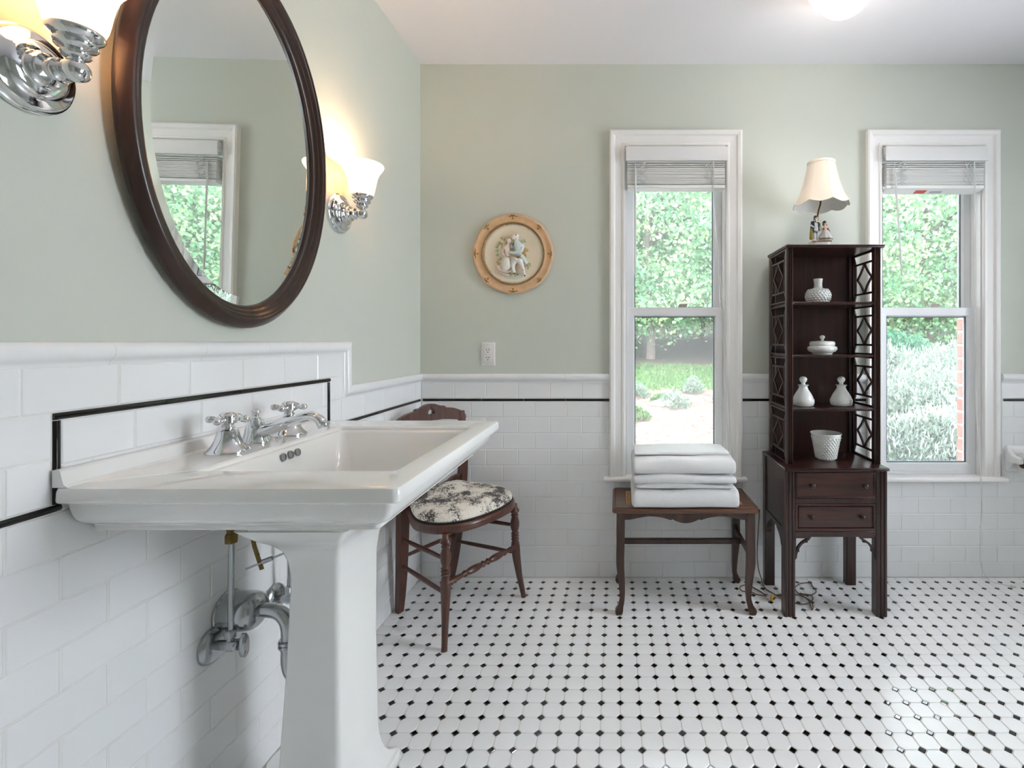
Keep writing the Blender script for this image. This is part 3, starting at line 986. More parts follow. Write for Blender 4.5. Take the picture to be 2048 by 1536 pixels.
# ================================================================== wall sconces
def sconce(y, label):
    z = 1.5495
    t = thing('wall_sconce', label, 'sconce', (XP, y, z), group='chrome wall sconces beside the oval mirror')
    mb = MB().lathe([(.0655, 0), (.0665, .003), (.0655, .007), (.0615, .009), (.0600, .012), (.0585, .0165), (.0560, .018), (.0470, .020), (.0430, .024), (.0400, .027), (.0345, .0285), (.030, .030)], (XP + .0004, y, z), (1, 0, 0), 40)
    build('backplate', mb, M['chrome'], t, smooth=40)
    mb = MB().lathe([(.030, .028), (.0285, .033), (.0225, .036), (.0215, .0385), (.0245, .040), (.0245, .045), (.0195, .0475), (.0155, .049), (.0150, .053), (.0185, .055), (.0185, .060), (.014, .0625), (.0125, .066), (.0150, .070), (.0175, .076), (.0180, .082), (.0165, .089), (.0115, .095), (0, .098)], (XP, y, z - .001), (1, 0, 0), 32)
    build('arm', mb, M['chrome'], t, smooth=45)
    cx = XP + .081
    mb = MB().lathe([(.0095, .008), (.0095, .016), (.0155, .019), (.0185, .0225), (.0185, .026), (.015, .0285), (.0165, .031), (.0235, .034), (.0265, .038), (.0265, .042), (.0225, .0445), (.0265, .047), (.0325, .0525), (.0345, .057), (.0335, .0605), (.028, .061)], (cx, y, z), seg=32)
    build('cup', mb, M['chrome'], t, smooth=45)
    sp_ = [(.0275, .059), (.0310, .060), (.0345, .065), (.0375, .073), (.0400, .085), (.0425, .100), (.0455, .115), (.0500, .130), (.0560, .142), (.0620, .150), (.0655, .156), (.0672, .162), (.0655, .1655)]
    inner = [(r - .004, h + .001) for r, h in sp_[::-1][1:]]
    mb = MB().lathe(sp_ + inner, (cx, y, z), seg=40, cap0=False, cap1=False)
    o = build('glass_shade', mb, M['sconceglass'], t, smooth=60)
    o['label'] = 'lit frosted bell-shaped glass shade'
    mb = MB().lathe([(.008, .060), (.010, .075), (.017, .090), (.020, .103), (.017, .115), (.008, .122), (0, .123)], (cx, y, z), seg=18)
    build('bulb', mb, M['bulb'], t, smooth=60)
    add_light('sconce_light', 'POINT', (cx, y, z + .135), (0, 0, 0), SCONCE_W, (1.0, .74, .48), shadow_soft_size=.03)
sconce(1.644, 'chrome wall sconce with lit bell shade right of the oval mirror')
sconce(.775, 'chrome wall sconce with lit bell shade left of the oval mirror, cut by photo edge')

# ceiling light
cl = thing('ceiling_light', 'glowing white glass light hanging from the ceiling at top right', 'ceiling light', (.825, 1.78, ZC))
h0 = 2.312
mb = MB().lathe([(0, 0), (.030, .0015), (.052, .008), (.070, .020), (.084, .038), (.096, .058), (.110, .076), (.124, .092), (.130, .106), (.120, .113), (.100, .119), (.072, .122)], (.825, 1.78, h0), seg=48, cap0=False)
build('glass_globe', mb, M['ceilglass'], cl, smooth=60)
mb = MB().lathe([(.074, .116), (.080, .118), (.082, .122), (.078, .1265)], (.825, 1.78, h0), seg=40)
build('fitter', mb, M['chrome'], cl, smooth=45)
add_light('ceiling_glow', 'POINT', (.825, 1.78, 2.285), (0, 0, 0), CEIL_W, (1.0, .92, .84), shadow_soft_size=.12)
add_light('ceiling_downlight', 'SPOT', (.825, 1.78, 2.300), (0, 0, 0), DOWN_W, (1.0, .97, .94), shadow_soft_size=.11, spot_size=math.radians(165), spot_blend=1.0)

# ================================================================== wall outlet
ot = thing('wall_outlet', 'white duplex power outlet above the tile on the back wall', 'outlet', (-.6147, YP, 1.06))
x0, x1, z0, z1 = -.648, -.5814, 1.0045, 1.115
build('cover_plate', MB().loft([[(x0, YP - .0002, z0), (x1, YP - .0002, z0), (x1, YP - .0002, z1), (x0, YP - .0002, z1)], [(x0, YP - .004, z0), (x1, YP - .004, z0), (x1, YP - .004, z1), (x0, YP - .004, z1)],
      [(x0 + .004, YP - .0065, z0 + .004), (x1 - .004, YP - .0065, z0 + .004), (x1 - .004, YP - .0065, z1 - .004), (x0 + .004, YP - .0065, z1 - .004)]]), M['outlet'], ot, bevel=.001)
xc = (x0 + x1) / 2
for zc in (1.077, 1.040):
    r = build('receptacle', MB().loft([[(x, YP - .006, z) for x, y, z in [(p[0], 0, p[1]) for p in rrect(xc - .0165, xc + .0165, zc - .014, zc + .014, 0, .006, 4)]], [(x, YP - .0082, z) for x, y, z in [(p[0], 0, p[1]) for p in rrect(xc - .016, xc + .016, zc - .0135, zc + .0135, 0, .006, 4)]]]), M['outlet'], ot, smooth=40)
    mb = MB().box(xc - .0072, xc - .0048, YP - .0086, YP - .007, zc, zc + .0085).box(xc + .0042, xc + .0070, YP - .0086, YP - .007, zc + .001, zc + .0085)
    mb.lathe([(.0026, 0), (.0026, .0014)], (xc, YP - .0073, zc - .007), (0, -1, 0), 10)
    build('slots', mb, M['hole'], r, smooth=0)
for zc in (z1 - .008, z0 + .008): build('screw', MB().lathe([(.0022, 0), (.002, .001)], (xc, YP - .0064, zc), (0, -1, 0), 10), M['greyprint'], ot, smooth=0)

# ================================================================== skinned figures helper
def skinned(name, nd, ed, m, parent, local=False, sub=1):
    me = bpy.data.meshes.new(name)
    off = Vector((0, 0, 0)) if local else wloc(parent)
    bm = bmesh.new()
    ly = bm.verts.layers.skin.verify()
    vs = []
    for i, q in enumerate(nd):
        v = bm.verts.new(Vector(q[:3]) - off)
        r = q[3] if hasattr(q[3], '__len__') else (q[3], q[3])
        v[ly].radius = r
        v[ly].use_root = i == 0
        vs.append(v)
    for a, b in ed: bm.edges.new((vs[a], vs[b]))
    bm.to_mesh(me)
    bm.free()
    me.materials.append(m)
    o = bpy.data.objects.new(name, me)
    o.parent = parent
    COL.objects.link(o)
    s = o.modifiers.new('skin', 'SKIN')
    s.use_smooth_shade = True
    q = o.modifiers.new('sub', 'SUBSURF')
    q.levels = q.render_levels = sub
    return o

# ================================================================== wall plaque
M['plq_frame'] = pmat('plaque_frame_cream', '#dfb890', .5, vary=.10, vscale=40, bump=.15, bscale=120)
M['plq_gold'] = pmat('plaque_gilt', '#9c7a48', .45, metal=.4, vary=.3, vscale=60)
M['plq_disc'] = pmat('plaque_cream', '#f0e2ca', .45, vary=.05, vscale=14)
M['plq_white'] = pmat('plaque_ivory', '#eeeae2', .4, vary=.03, vscale=30)
M['plq_blue'] = pmat('plaque_pale_blue', '#d9e4e2', .4, vary=.04, vscale=30)
M['plq_pink'] = pmat('plaque_pale_pink', '#ecd9cb', .4, vary=.05, vscale=30)
M['plq_green'] = pmat('plaque_pale_green', '#bcc298', .5, vary=.2, vscale=40)
M['plq_ochre'] = pmat('plaque_ochre', '#d3ad74', .5, vary=.2, vscale=40)
M['plq_hair'] = pmat('plaque_fair_hair', '#cbb08a', .5, vary=.1, vscale=40)
M['plq_dark'] = pmat('plaque_dark_detail', '#4a3f38', .5, vary=.1, vscale=40)
PX, PZ = -.4936, 1.535
pl = thing('wall_plaque', 'round cream relief plaque of a seated couple in a gilt-trimmed frame', 'plaque', (PX, YP, PZ))
def pwob(r, h, t):
    # softly lobed rim, twelve-cornered
    k = 1 + (.020 * abs(math.cos(4 * t)) - .012) * max(0, (r - .15) / .04)
    return r * k, h
mb = MB().lathe([(.120, 0), (.180, .002), (.188, .008), (.190, .013), (.186, .018), (.180, .0185), (.174, .0155), (.160, .013), (.152, .014), (.149, .017), (.144, .0175), (.141, .009)], (PX, YP - .0004, PZ), (0, -1, 0), 96, cap1=False, wob=pwob)
build('rim', mb, M['plq_frame'], pl, smooth=50)
mb = MB().lathe([(.150, .0145), (.1495, .0185), (.146, .0195), (.143, .0185), (.142, .014)], (PX, YP - .0004, PZ), (0, -1, 0), 96, cap0=False, cap1=False)
build('gilt_ring', mb, M['plq_gold'], pl, smooth=60)
mb = MB()
for i in range(72):
    a = 2 * PI * i / 72
    mb.ball((PX + .1395 * math.cos(a), YP - .0165, PZ + .1395 * math.sin(a)), .0026, 6)
o = build('bead_ring', mb, M['plq_white'], pl, smooth=60); o['kind'] = 'stuff'
mb = MB().lathe([(.141, .010), (.139, .013), (.128, .0125), (.112, .010), (.100, .0065), (.0, .006)], (PX, YP - .0004, PZ), (0, -1, 0), 64, cap0=False, cap1=False)
build('disc', mb, M['plq_disc'], pl, smooth=60)
for i in range(8):
    a = PI / 2 + i * PI / 4
    mb = MB()
    big = i % 2 == 0
    for s in (-1, 1):
        pts = []
        for k in range(9):
            t = k / 8
            da = s * (.02 + (.13 if big else .085) * t)
            rr_ = .1835 - .007 * math.sin(t * PI)
            pts.append((PX + rr_ * math.cos(a + da), YP - .018, PZ + rr_ * math.sin(a + da)))
        mb.tube(pts, [.0030 * (1 - .75 * k / 8) for k in range(9)], 6)
    mb.ball((PX + .178 * math.cos(a), YP - .018, PZ + .178 * math.sin(a)), .0048 if big else .0035, 8)
    mb.ball((PX + .167 * math.cos(a), YP - .0165, PZ + .167 * math.sin(a)), .0042, 8)
    build('scroll_ornament', mb, M['plq_gold'], pl, smooth=60)
def Q(u, v, d=0.0): return (PX + u, YP - .0095 - d * .85, PZ + v)      # plaque plane, d toward the room
def sk(name, nd, ed, m): return skinned(name, [Q(a, b, c) + (r,) for a, b, c, r in nd], ed, m, pl)
# man: seated right, leaning to the woman; woman: seated left in a spreading skirt
sk('man_relief', [(.022, -.014, .006, .017), (.026, .016, .010, .019), (.027, .044, .013, .019), (.015, .058, .015, .008), (.009, .069, .018, .0105),
                  (.047, .036, .012, .011), (.042, .012, .018, .0105), (.014, .000, .024, .0085), (-.016, .004, .024, .0065), (.012, .042, .018, .010), (-.012, .026, .022, .007)],
   [(0, 1), (1, 2), (2, 3), (3, 4), (2, 5), (5, 6), (6, 7), (7, 8), (2, 9), (9, 10)], M['plq_blue'])
sk('coat_tail', [(.032, -.008, .006, .013), (.048, -.022, .007, .014), (.060, -.040, .006, .010), (.066, -.050, .005, .005)], [(0, 1), (1, 2), (2, 3)], M['plq_blue'])
sk('man_breeches', [(.020, -.018, .010, .018), (.034, -.036, .016, .0155), (.045, -.062, .014, .0105), (.051, -.086, .011, .008), (.056, -.102, .010, .0065), (.064, -.109, .010, .0055),
                    (.006, -.036, .018, .0145), (.000, -.060, .016, .0105), (.005, -.082, .013, .008), (.011, -.094, .011, .0065)],
   [(0, 1), (1, 2), (2, 3), (3, 4), (4, 5), (0, 6), (6, 7), (7, 8), (8, 9)], M['plq_white'])
build('man_head', MB().ball(Q(.006, .075, .019), .0125, 14, (.95, .75, 1.1)), M['plq_pink'], pl, smooth=60)
mb = MB(); mb.ball(Q(.012, .083, .015), .0145, 12, (1.25, .7, .85)); mb.ball(Q(.021, .073, .013), .009, 10, (.8, .6, 1.3))
build('man_hair', mb, M['plq_white'], pl, smooth=60)
for u, v, d, r, s_ in ((.017, .086, .0255, .0030, (.7, .5, 1.8)), (.050, -.078, .0215, .0022, (.6, .4, 1.6)), (.057, -.104, .017, .0036, (1.3, .6, .8)), (.009, -.093, .018, .0034, (1.3, .6, .7)), (-.002, .081, .0275, .0014, (2.2, .6, .7))):
    build('dark_detail', MB().ball(Q(u, v, d), r, 8, s_), M['plq_dark'], pl, smooth=60)
sk('woman_relief', [(-.026, -.014, .008, .015), (-.025, .010, .012, .0135), (-.024, .030, .013, .0135), (-.020, .042, .014, .006), (-.017, .052, .016, .0095),
                    (-.041, .024, .012, .008), (-.049, .002, .014, .0068), (-.036, -.012, .020, .0055)],
   [(0, 1), (1, 2), (2, 3), (3, 4), (2, 5), (5, 6), (6, 7)], M['plq_pink'])
build('woman_head', MB().ball(Q(-.016, .058, .018), .0115, 14, (.95, .75, 1.1)), M['plq_pink'], pl, smooth=60)
sk('woman_skirt', [(-.027, -.012, .008, .018), (-.030, -.040, .010, .024), (-.036, -.066, .008, .030), (-.056, -.082, .004, .022), (-.024, -.088, .005, .020)],
   [(0, 1), (1, 2), (2, 3), (2, 4)], M['plq_white'])
for kx, (pts) in enumerate(([(-.072, -.062), (-.058, -.078), (-.040, -.086), (-.020, -.088), (-.006, -.082)], [(-.066, -.082), (-.052, -.094), (-.034, -.101), (-.016, -.100)])):
    build('skirt_flounce', MB().tube([Q(a, b, .020 - .006 * kx) for a, b in smoothpath(pts, 4)], .0042, 8), M['plq_pink'], pl, smooth=60)
mb = MB(); mb.ball(Q(-.021, .066, .013), .0130, 12, (1.1, .7, .9)); mb.ball(Q(-.031, .054, .010), .0065, 8, (.8, .6, 1.5))
build('woman_hair', mb, M['plq_hair'], pl, smooth=60)
build('ground_swirl', MB().tube([Q(a, b, -.001) for a, b in smoothpath([(-.045, -.106), (-.020, -.112), (.010, -.116), (.036, -.110), (.044, -.100), (.032, -.096)], 5)], [.0055] * 26, 8), M['plq_blue'], pl, smooth=60)
for nm, m, L_ in (('painted_leaves', 'plq_green', [(-.075, .02, .022, 2.2), (-.070, -.03, .014, 1.2), (.045, .060, .016, .8), (-.045, .068, .016, .7), (-.01, -.104, .030, .35), (.072, -.055, .016, .8)]),
                   ('painted_blossom', 'plq_ochre', [(.062, .016, .020, .9), (.055, -.004, .012, 1.0), (-.068, -.048, .013, 1.0), (.060, -.058, .012, 1.0), (.020, -.02, .010, 1), (-.055, .040, .010, 1)])):
    mb = MB()
    for u, v, r, st in L_:
        for k in range(9):
            du, dv = RND.gauss(0, r * .45), RND.gauss(0, r * .45 * st)
            mb.ball(Q(u + du, v + dv, -.004), r * RND.uniform(.25, .42), 8, (1, .36, 1))
    o = build(nm, mb, M[m], pl, smooth=60); o['kind'] = 'stuff'
# ================================================================== side chair
CH = thing('side_chair', 'antique dark walnut side chair with black and cream toile seat beside the sink', 'chair', (-.673, 2.048, 0), math.radians(60.4))
cw = M['chairwood']
half = smoothpath([(0, -.212), (.060, -.209), (.120, -.196), (.178, -.162), (.215, -.105), (.221, -.035), (.198, .035), (.166, .092), (.148, .135), (.120, .156), (.060, .164), (0, .166)], 4)
outl = half + [(-x, y) for x, y in half[1:-1][::-1]]
def oring(s, z, lift=0.0):
    return [(x * s, (y + .02) * s - .02, z + lift * max(0, (y - .0)) * 1.2) for x, y in outl]
build('seat_frame', MB().loft([oring(.955, .404, .1), oring(.985, .407, .1), oring(1.0, .414, .1), oring(1.0, .426, .1), oring(.99, .434, .1), oring(.965, .439, .1), oring(.9, .441, .1)]), cw, CH, smooth=50, local=True)
build('cushion', MB().loft([oring(.935, .440, .1), oring(.952, .447, .1), oring(.950, .456, .1), oring(.925, .467, .1), oring(.86, .478, .1), oring(.72, .487, .1), oring(.5, .492, .1), oring(.2, .494, .1)]), M['toile'], CH, smooth=80, local=True, sub=1)
build('piping', MB().tube(oring(.952, .4435, .1) + oring(.952, .4435, .1)[:1], .0035, 6, up=(0, 0, 1)), M['piping'], CH, smooth=60, local=True)
LEGR = [(.412, .012), (.396, .012), (.390, .0185), (.380, .0205), (.371, .0125), (.364, .0165), (.359, .0130), (.350, .0150), (.332, .0195), (.312, .0185), (.290, .0125), (.285, .0175), (.277, .0135), (.273, .0175), (.265, .0135), (.261, .0175), (.253, .0140), (.246, .0165), (.225, .0190), (.180, .0172), (.10, .0130), (.02, .0105), (.0, .0110)]
for s in (-1, 1):
    pts, rad = [], []
    for z, r in LEGR:
        q = max(0, (.245 - z) / .245)
        pts.append((s * (.188 + .004 * (1 - z / .41) + .026 * q ** 1.6), -.150 - .008 * (1 - z / .41) - .020 * q ** 1.6, z)); rad.append(r)
    build('leg', MB().tube(pts, rad, 16, up=(1, 0, 0)), cw, CH, smooth=50, local=True)
for s in (-1, 1):
    p = smoothpath([(s * .130, .192, 0), (s * .138, .170, .12), (s * .146, .152, .28), (s * .150, .143, .42), (s * .157, .136, .50), (s * .166, .138, .60), (s * .169, .146, .72), (s * .164, .154, .80)], 5)
    n = len(p)
    build('rear_leg', MB().bar(p, [.0140 + .006 * math.sin(PI * min(1, i / (n * .75))) for i in range(n)], [.012 + .006 * math.sin(PI * min(1, i / (n * .8))) for i in range(n)], (0, 1, 0)), cw, CH, bevel=.003, local=True)
fn = lambda u, v, d: (u, d + .10 * (v - .80) - .22 * u * u, v - .010)
hole = [(0, .8455), (.006, .8385), (.0100, .8325), (.0150, .829), (.0168, .8215), (.0135, .8150), (0, .8135)]
topR = [(0, .8595), (.022, .857), (.040, .850), (.050, .844), (.058, .846), (.070, .843), (.076, .835), (.088, .834), (.115, .829), (.145, .817), (.166, .803), (.176, .789), (.176, .776), (.168, .768), (.110, .778), (.055, .786), (0, .788)]
right = [(u * 1.06, v) for u, v in topR] + hole[::-1]
for s in (-1, 1):
    mb = MB().prism([(u * s, v) for u, v in right], fn, .150, .172)
    o = build('crest_rail', mb, cw, CH, smooth=30, local=True, bevel=.002)
leaf = [(u, v - .036) for u, v in ((0, .520), (.04, .516), (.075, .521), (.100, .530), (.130, .532), (.160, .524), (.160, .545), (.130, .556), (.100, .550), (.075, .538), (.04, .534), (0, .537))]
mb = MB().prism(leaf + [(-u, v) for u, v in leaf[::-1]][1:-1], lambda u, v, d: (u, d - .1 * u * u, v), .128, .146)
build('back_rail', mb, cw, CH, smooth=30, local=True, bevel=.002)
def turned(a, b, rf, nm='stretcher', n=28):
    a, b = Vector(a), Vector(b)
    build(nm, MB().tube([a.lerp(b, i / n) for i in range(n + 1)], [rf(i / n) for i in range(n + 1)], 12), cw, CH, smooth=50, local=True)
def rfront(t):
    d = abs(t - .5)
    if d < .02: return .0095
    if d < .045: return .0135 if d > .03 else .0085
    if d < .26: return .009 + .0055 * math.sin(PI * (d - .045) / .22)
    if d < .29: return .0125
    return .0075 + .003 * math.sin(PI * (d - .29) / .21)
turned((-.197, -.164, .232), (.197, -.164, .232), rfront, n=60)
plain = lambda t: .0065 + .0022 * math.sin(PI * t)
for s in (-1, 1):
    turned((s * .192, -.155, .318), (s * .147, .152, .316), plain)
    turned((s * .199, -.166, .196), (s * .141, .165, .205), plain)
turned((-.142, .164, .235), (.142, .164, .235), plain)

# ================================================================== bench
BN = thing('caned_bench', 'small dark wood bench with caned top under the window', 'bench', (.28, 2.148, 0))
bw_ = M['benchwood']
def slab(x0, x1, y0, y1, z0, z1, r):
    return [rrect(x0 + .006, x1 - .006, y0 + .006, y1 - .006, z0, r), rrect(x0 + .001, x1 - .001, y0 + .001, y1 - .001, z0 + .002, r), rrect(x0, x1, y0, y1, z0 + .006, r),
            rrect(x0, x1, y0, y1, z1 - .007, r), rrect(x0 + .003, x1 - .003, y0 + .003, y1 - .003, z1 - .003, r), rrect(x0 + .010, x1 - .010, y0 + .010, y1 - .010, z1 - .001, r * .8), rrect(x0 + .013, x1 - .013, y0 + .013, y1 - .013, z1 - .0035, r * .7), rrect(x0 + .016, x1 - .016, y0 + .016, y1 - .016, z1, r * .6)]
rg = slab(-.022, .582, 1.997, 2.298, .4165, .4385, .02)
rg += [rrect(.032, .528, 2.048, 2.248, .4385, .006), rrect(.034, .526, 2.050, 2.246, .4355, .006)]
build('top_frame', MB().loft(rg), M['benchtop'], BN, smooth=30)
mb = MB()
for i in range(41):
    x = .040 + i * .012
    mb.box(x - .0022, x + .0022, 2.0505, 2.2455, .4356, .4368)
for j in range(16):
    y = 2.059 + j * .012
    mb.box(.0345, .5255, y - .0022, y + .0022, .4364, .4376)
o = build('cane_seat', mb, M['cane'], BN, smooth=0); o['kind'] = 'stuff'
def cab_leg(x, y, sx, sy):
    p = smoothpath([(x, y, .4165), (x + .001 * sx, y, .30), (x + .002 * sx, y, .21), (x - .004 * sx, y - .003 * sy, .13), (x - .006 * sx, y - .004 * sy, .065), (x + .001 * sx, y + .002 * sy, .032), (x + .0070 * sx, y + .007 * sy, .016), (x + .0045 * sx, y + .005 * sy, 0)], 5)
    n = len(p)
    key = [.0168, .0168, .0164, .0130, .0100, .0112, .0160, .0100]
    hw = [np.interp(i / (n - 1) * 7, range(8), key) for i in range(n)]
    build('leg', MB().bar(p, hw, hw, (0, 1, 0)), bw_, BN, bevel=.003, smooth=35)
for x, sx in ((.0135, -1), (.5465, 1)):
    for y, sy in ((2.020, -1), (2.272, 1)):
        cab_leg(x, y, sx, sy)
hf = smoothpath([(0, .3745), (.022, .377), (.042, .384)], 4) + [(.056, .391), (.060, .387)] + smoothpath([(.066, .3885), (.10, .398), (.15, .4025), (.19, .397), (.225, .390), (.250, .388)], 4)
out = hf + [(.250, .4168), (-.250, .4168)] + [(-u, v) for u, v in hf[::-1]][:-1]
for y0, y1 in ((2.008, 2.024), (2.268, 2.284)):
    build('apron', MB().prism(out, lambda u, v, d: (.28 + u, d, v), y0, y1), bw_, BN, smooth=30, bevel=.0015)
for x in (.0135, .5465):
    sd = [(-.110, .4168), (.110, .4168), (.110, .385), (.06, .398), (0, .402), (-.06, .398), (-.110, .385)]
    build('side_apron', MB().prism(sd, lambda u, v, d: (d, 2.146 + u, v), x - .008, x + .008), bw_, BN, bevel=.0015)
    st = [(-.112, .285), (-.100, .268), (-.075, .258), (0, .255), (.075, .258), (.100, .268), (.112, .285), (.112, .215), (.100, .226), (.075, .236), (0, .2385), (-.075, .236), (-.100, .226), (-.112, .215)]
    build('side_stretcher', MB().prism(st, lambda u, v, d: (d, 2.146 + u, v), x - .009, x + .009), bw_, BN, bevel=.002)
build('stretcher', MB().box(.0225, .5375, 2.136, 2.156, .2355, .2580), bw_, BN, bevel=.0025)

# ================================================================== towels
def folded(x0, x1, y0, y1, z0, z1, seed, layers, mname='towel', amp=.0045, skew=0.0):
    """layers: list of (front set-back, back set-in, share of the height, left inset, right inset)"""
    mb = MB()
    z = z0
    H = z1 - z0
    for li, (fb, bi, sh, li_, ri) in enumerate(layers):
        h = H * sh
        a, b = y0 + fb, y1 - bi
        r = min(h * .49, .032)
        rings = []
        xa, xb = x0 + li_, x1 - ri
        NX = 44
        for i in range(-3, NX + 4):
            t = min(1, max(0, i / NX))
            k = 0 if 0 <= i <= NX else (-i if i < 0 else i - NX)
            x = xa + (xb - xa) * t
            ins = [0, .10, .30, .62][k] * h * .5
            x += {0: 0, 1: .0042, 2: .0075, 3: .009}[k] * (-1 if i < 0 else 1)
            sec = []
            for (u, v, _) in rrect(a + ins, b - ins, z + ins * .9, z + h - ins * .9, 0, max(.002, r - ins * .8), 6):
                pass
            q = rrect(a + ins, b - ins, 0, 1, 0, .0001, 1)
            rr_ = max(.002, r - ins * .8)
            pts = []
            for cx, cy, a0 in ((b - ins - rr_, z + h - ins * .9 - rr_, 0), (a + ins + rr_, z + h - ins * .9 - rr_, 90), (a + ins + rr_, z + ins * .9 + rr_, 180), (b - ins - rr_, z + ins * .9 + rr_, 270)):
                for m_ in range(7):
                    tt = math.radians(a0 + 15 * m_)
                    pts.append((cx + rr_ * math.cos(tt), cy + rr_ * math.sin(tt)))
            # subdivide top and bottom runs
            full = []
            for m_ in range(len(pts)):
                p0, p1 = pts[m_], pts[(m_ + 1) % len(pts)]
                full.append(p0)
                d = math.hypot(p1[0] - p0[0], p1[1] - p0[1])
                if d > .04:
                    for s_ in range(1, 8): full.append((p0[0] + (p1[0] - p0[0]) * s_ / 8, p0[1] + (p1[1] - p0[1]) * s_ / 8))
                elif d > .012:
                    full.append(((p0[0] + p1[0]) / 2, (p0[1] + p1[1]) / 2))
            ring = []
            for yy, zz in full:
                sag = .007 * (2 * t - 1) ** 2 + .004 * math.sin(3.1 * t + seed)
                nv = noise.noise_vector(Vector((x * 7 + seed, yy * 9, zz * 14 + seed * 2)))
                up = (zz - z) / h
                dz = (nv.z * amp * 2.0 - sag) * up
                ring.append((x + nv.x * amp * .6, yy + nv.y * amp + skew * (x - xa), max(z0 + .0003, zz + dz)))
            rings.append(ring)
        mb.loft(rings)
        z += h - .0008
    return mb
TZ = .4388
tw = [('lowest', (.068, .490, 1.984, 2.262, TZ, TZ + .078), [(0, 0, 1.0, 0, 0)], 'folded white bath towel at the bottom of the stack on the bench'),
      ('middle', (.070, .476, 1.988, 2.258, TZ + .079, TZ + .136), [(.010, .006, .40, .014, .006), (0, .0, .62, 0, 0)], 'folded white bath towel in the middle of the stack on the bench'),
      ('upper', (.072, .478, 1.990, 2.255, TZ + .137, TZ + .216), [(0, 0, .80, 0, 0), (.085, .004, .215, .010, .012)], 'folded white bath towel on top of the stack on the bench')]
for i, (nm, b, ly, lb) in enumerate(tw):
    mb = folded(*b, seed=3.1 * i + 1, layers=ly)
    o = build('bath_towel', mb, M['towel'], None, smooth=70, base=((b[0] + b[1]) / 2, (b[2] + b[3]) / 2, b[4]))
    tag(o, lb, 'towel', 'stack of white towels on the bench')

# ================================================================== tall cabinet
CB = thing('display_cabinet', 'tall dark mahogany cabinet with open shelves, fretwork sides and two drawers', 'cabinet', (.8875, 2.14, 0))
kw, kd = M['cabwood'], M['cabdrawer']
BX0, BX1, BY0, BY1 = .6785, 1.0975, 1.990, 2.286
LW = .045
def post(x0, x1, y0, y1, z0, z1, grooves, nm):
    # square post whose front face carries two shallow flutes
    pr = [(x0, y1), (x0, y0 + .004), (x0 + .004, y0)]
    if grooves:
        wd = x1 - x0
        for c in (.34, .66):
            pr += [(x0 + wd * c - .0035, y0), (x0 + wd * c - .0018, y0 + .003), (x0 + wd * c + .0018, y0 + .003), (x0 + wd * c + .0035, y0)]
    pr += [(x1 - .004, y0), (x1, y0 + .004), (x1, y1)]
    return build(nm, MB().prism(pr, lambda u, v, d: (u, v, d), z0, z1), kw, CB, smooth=25)
for x0 in (BX0, BX1 - LW):
    post(x0, x0 + LW, BY0, BY0 + .040, 0, .596, True, 'leg')
    post(x0, x0 + LW, BY1 - .036, BY1, 0, .596, False, 'leg')
# carcase
for xa, xb in ((BX0 + .006, BX0 + .020), (BX1 - .020, BX1 - .006)):
    build('side_panel', MB().box(xa, xb, BY0 + .0395, BY1 - .0355, .335, .596), kw, CB, bevel=.001)
for xa, xb in ((BX0 + .002, BX0 + .026), (BX1 - .026, BX1 - .002)):
    br = [(-.110, .352), (.110, .352), (.110, .245), (.1035, .255), (.103, .270), (.094, .278), (.088, .295), (.070, .312), (.045, .324), (.040, .332), (-.040, .332), (-.045, .324), (-.070, .312), (-.088, .295), (-.094, .278), (-.103, .270), (-.1035, .255), (-.110, .245)]
    build('side_bracket', MB().prism(br, lambda u, v, d: (d, 2.140 + u, v), xa, xb), kw, CB, bevel=.001)
FX0, FX1 = BX0 + LW - .0005, BX1 - LW + .0005
build('drawer_rail', MB().box(FX0, FX1, BY0 + .004, BY0 + .03, .4605, .4815), kw, CB, bevel=.0015)
build('drawer_rail', MB().box(FX0, FX1, BY0 + .004, BY0 + .03, .324, .3475), kw, CB, bevel=.0015)
build('drawer_rail', MB().box(FX0, FX1, BY0 + .004, BY0 + .03, .5875, .596), kw, CB, bevel=.0015)
build('back_panel', MB().box(FX0, FX1, BY1 - .012, BY1 - .004, .33, .596), kw, CB)
def drawer(z0, z1, style, knobs):
    a, b = FX0 + .002, FX1 - .002
    yf = BY0 + .0035
    if style == 0:
        mb = MB().box(a, b, yf, BY1 - .03, z0, z1)
        d = build('drawer', mb, kd, CB, bevel=.0015)
        mb = MB()
        mb.box(a + .004, b - .004, yf - .003, yf + .001, z0 + .002, z0 + .0055).box(a + .004, a + .0075, yf - .003, yf + .001, z0 + .004, z1 - .003).box(b - .0075, b - .004, yf - .003, yf + .001, z0 + .004, z1 - .003)
    else:
        i = .011
        R_ = lambda q, y: [(x, y, z) for x, z in ((a + q, z0 + q), (b - q, z0 + q), (b - q, z1 - q), (a + q, z1 - q))]
        d = build('drawer', MB().loft([R_(0, BY1 - .03), R_(0, yf), R_(i - .004, yf), R_(i, yf + .006), R_(i + .003, yf + .003)]), kd, CB, smooth=0)
        mb = MB()
        mb.box(a + i - .003, b - i + .003, yf - .002, yf + .001, z0 + i - .005, z0 + i - .002)
    build('bead', mb, kd, d, bevel=.0008)
    for kx, kz in knobs:
        mb = MB().lathe([(.0045, 0), (.0045, .006), (.0085, .010), (.0105, .014), (.0100, .018), (.0065, .021), (0, .0218)], (kx, yf - .0002 + (.003 if style else 0), kz), (0, -1, 0), 16)
        build('knob', mb, M['knob'], d, smooth=60)
M['knob'] = wood('knob_wood', '#160a08', '#2a1510', .3, 'y')
drawer(.483, .586, 0, [(.790, .5365), (1.004, .5345)])
drawer(.349, .459, 1, [(.786, .4075), (.993, .4065)])
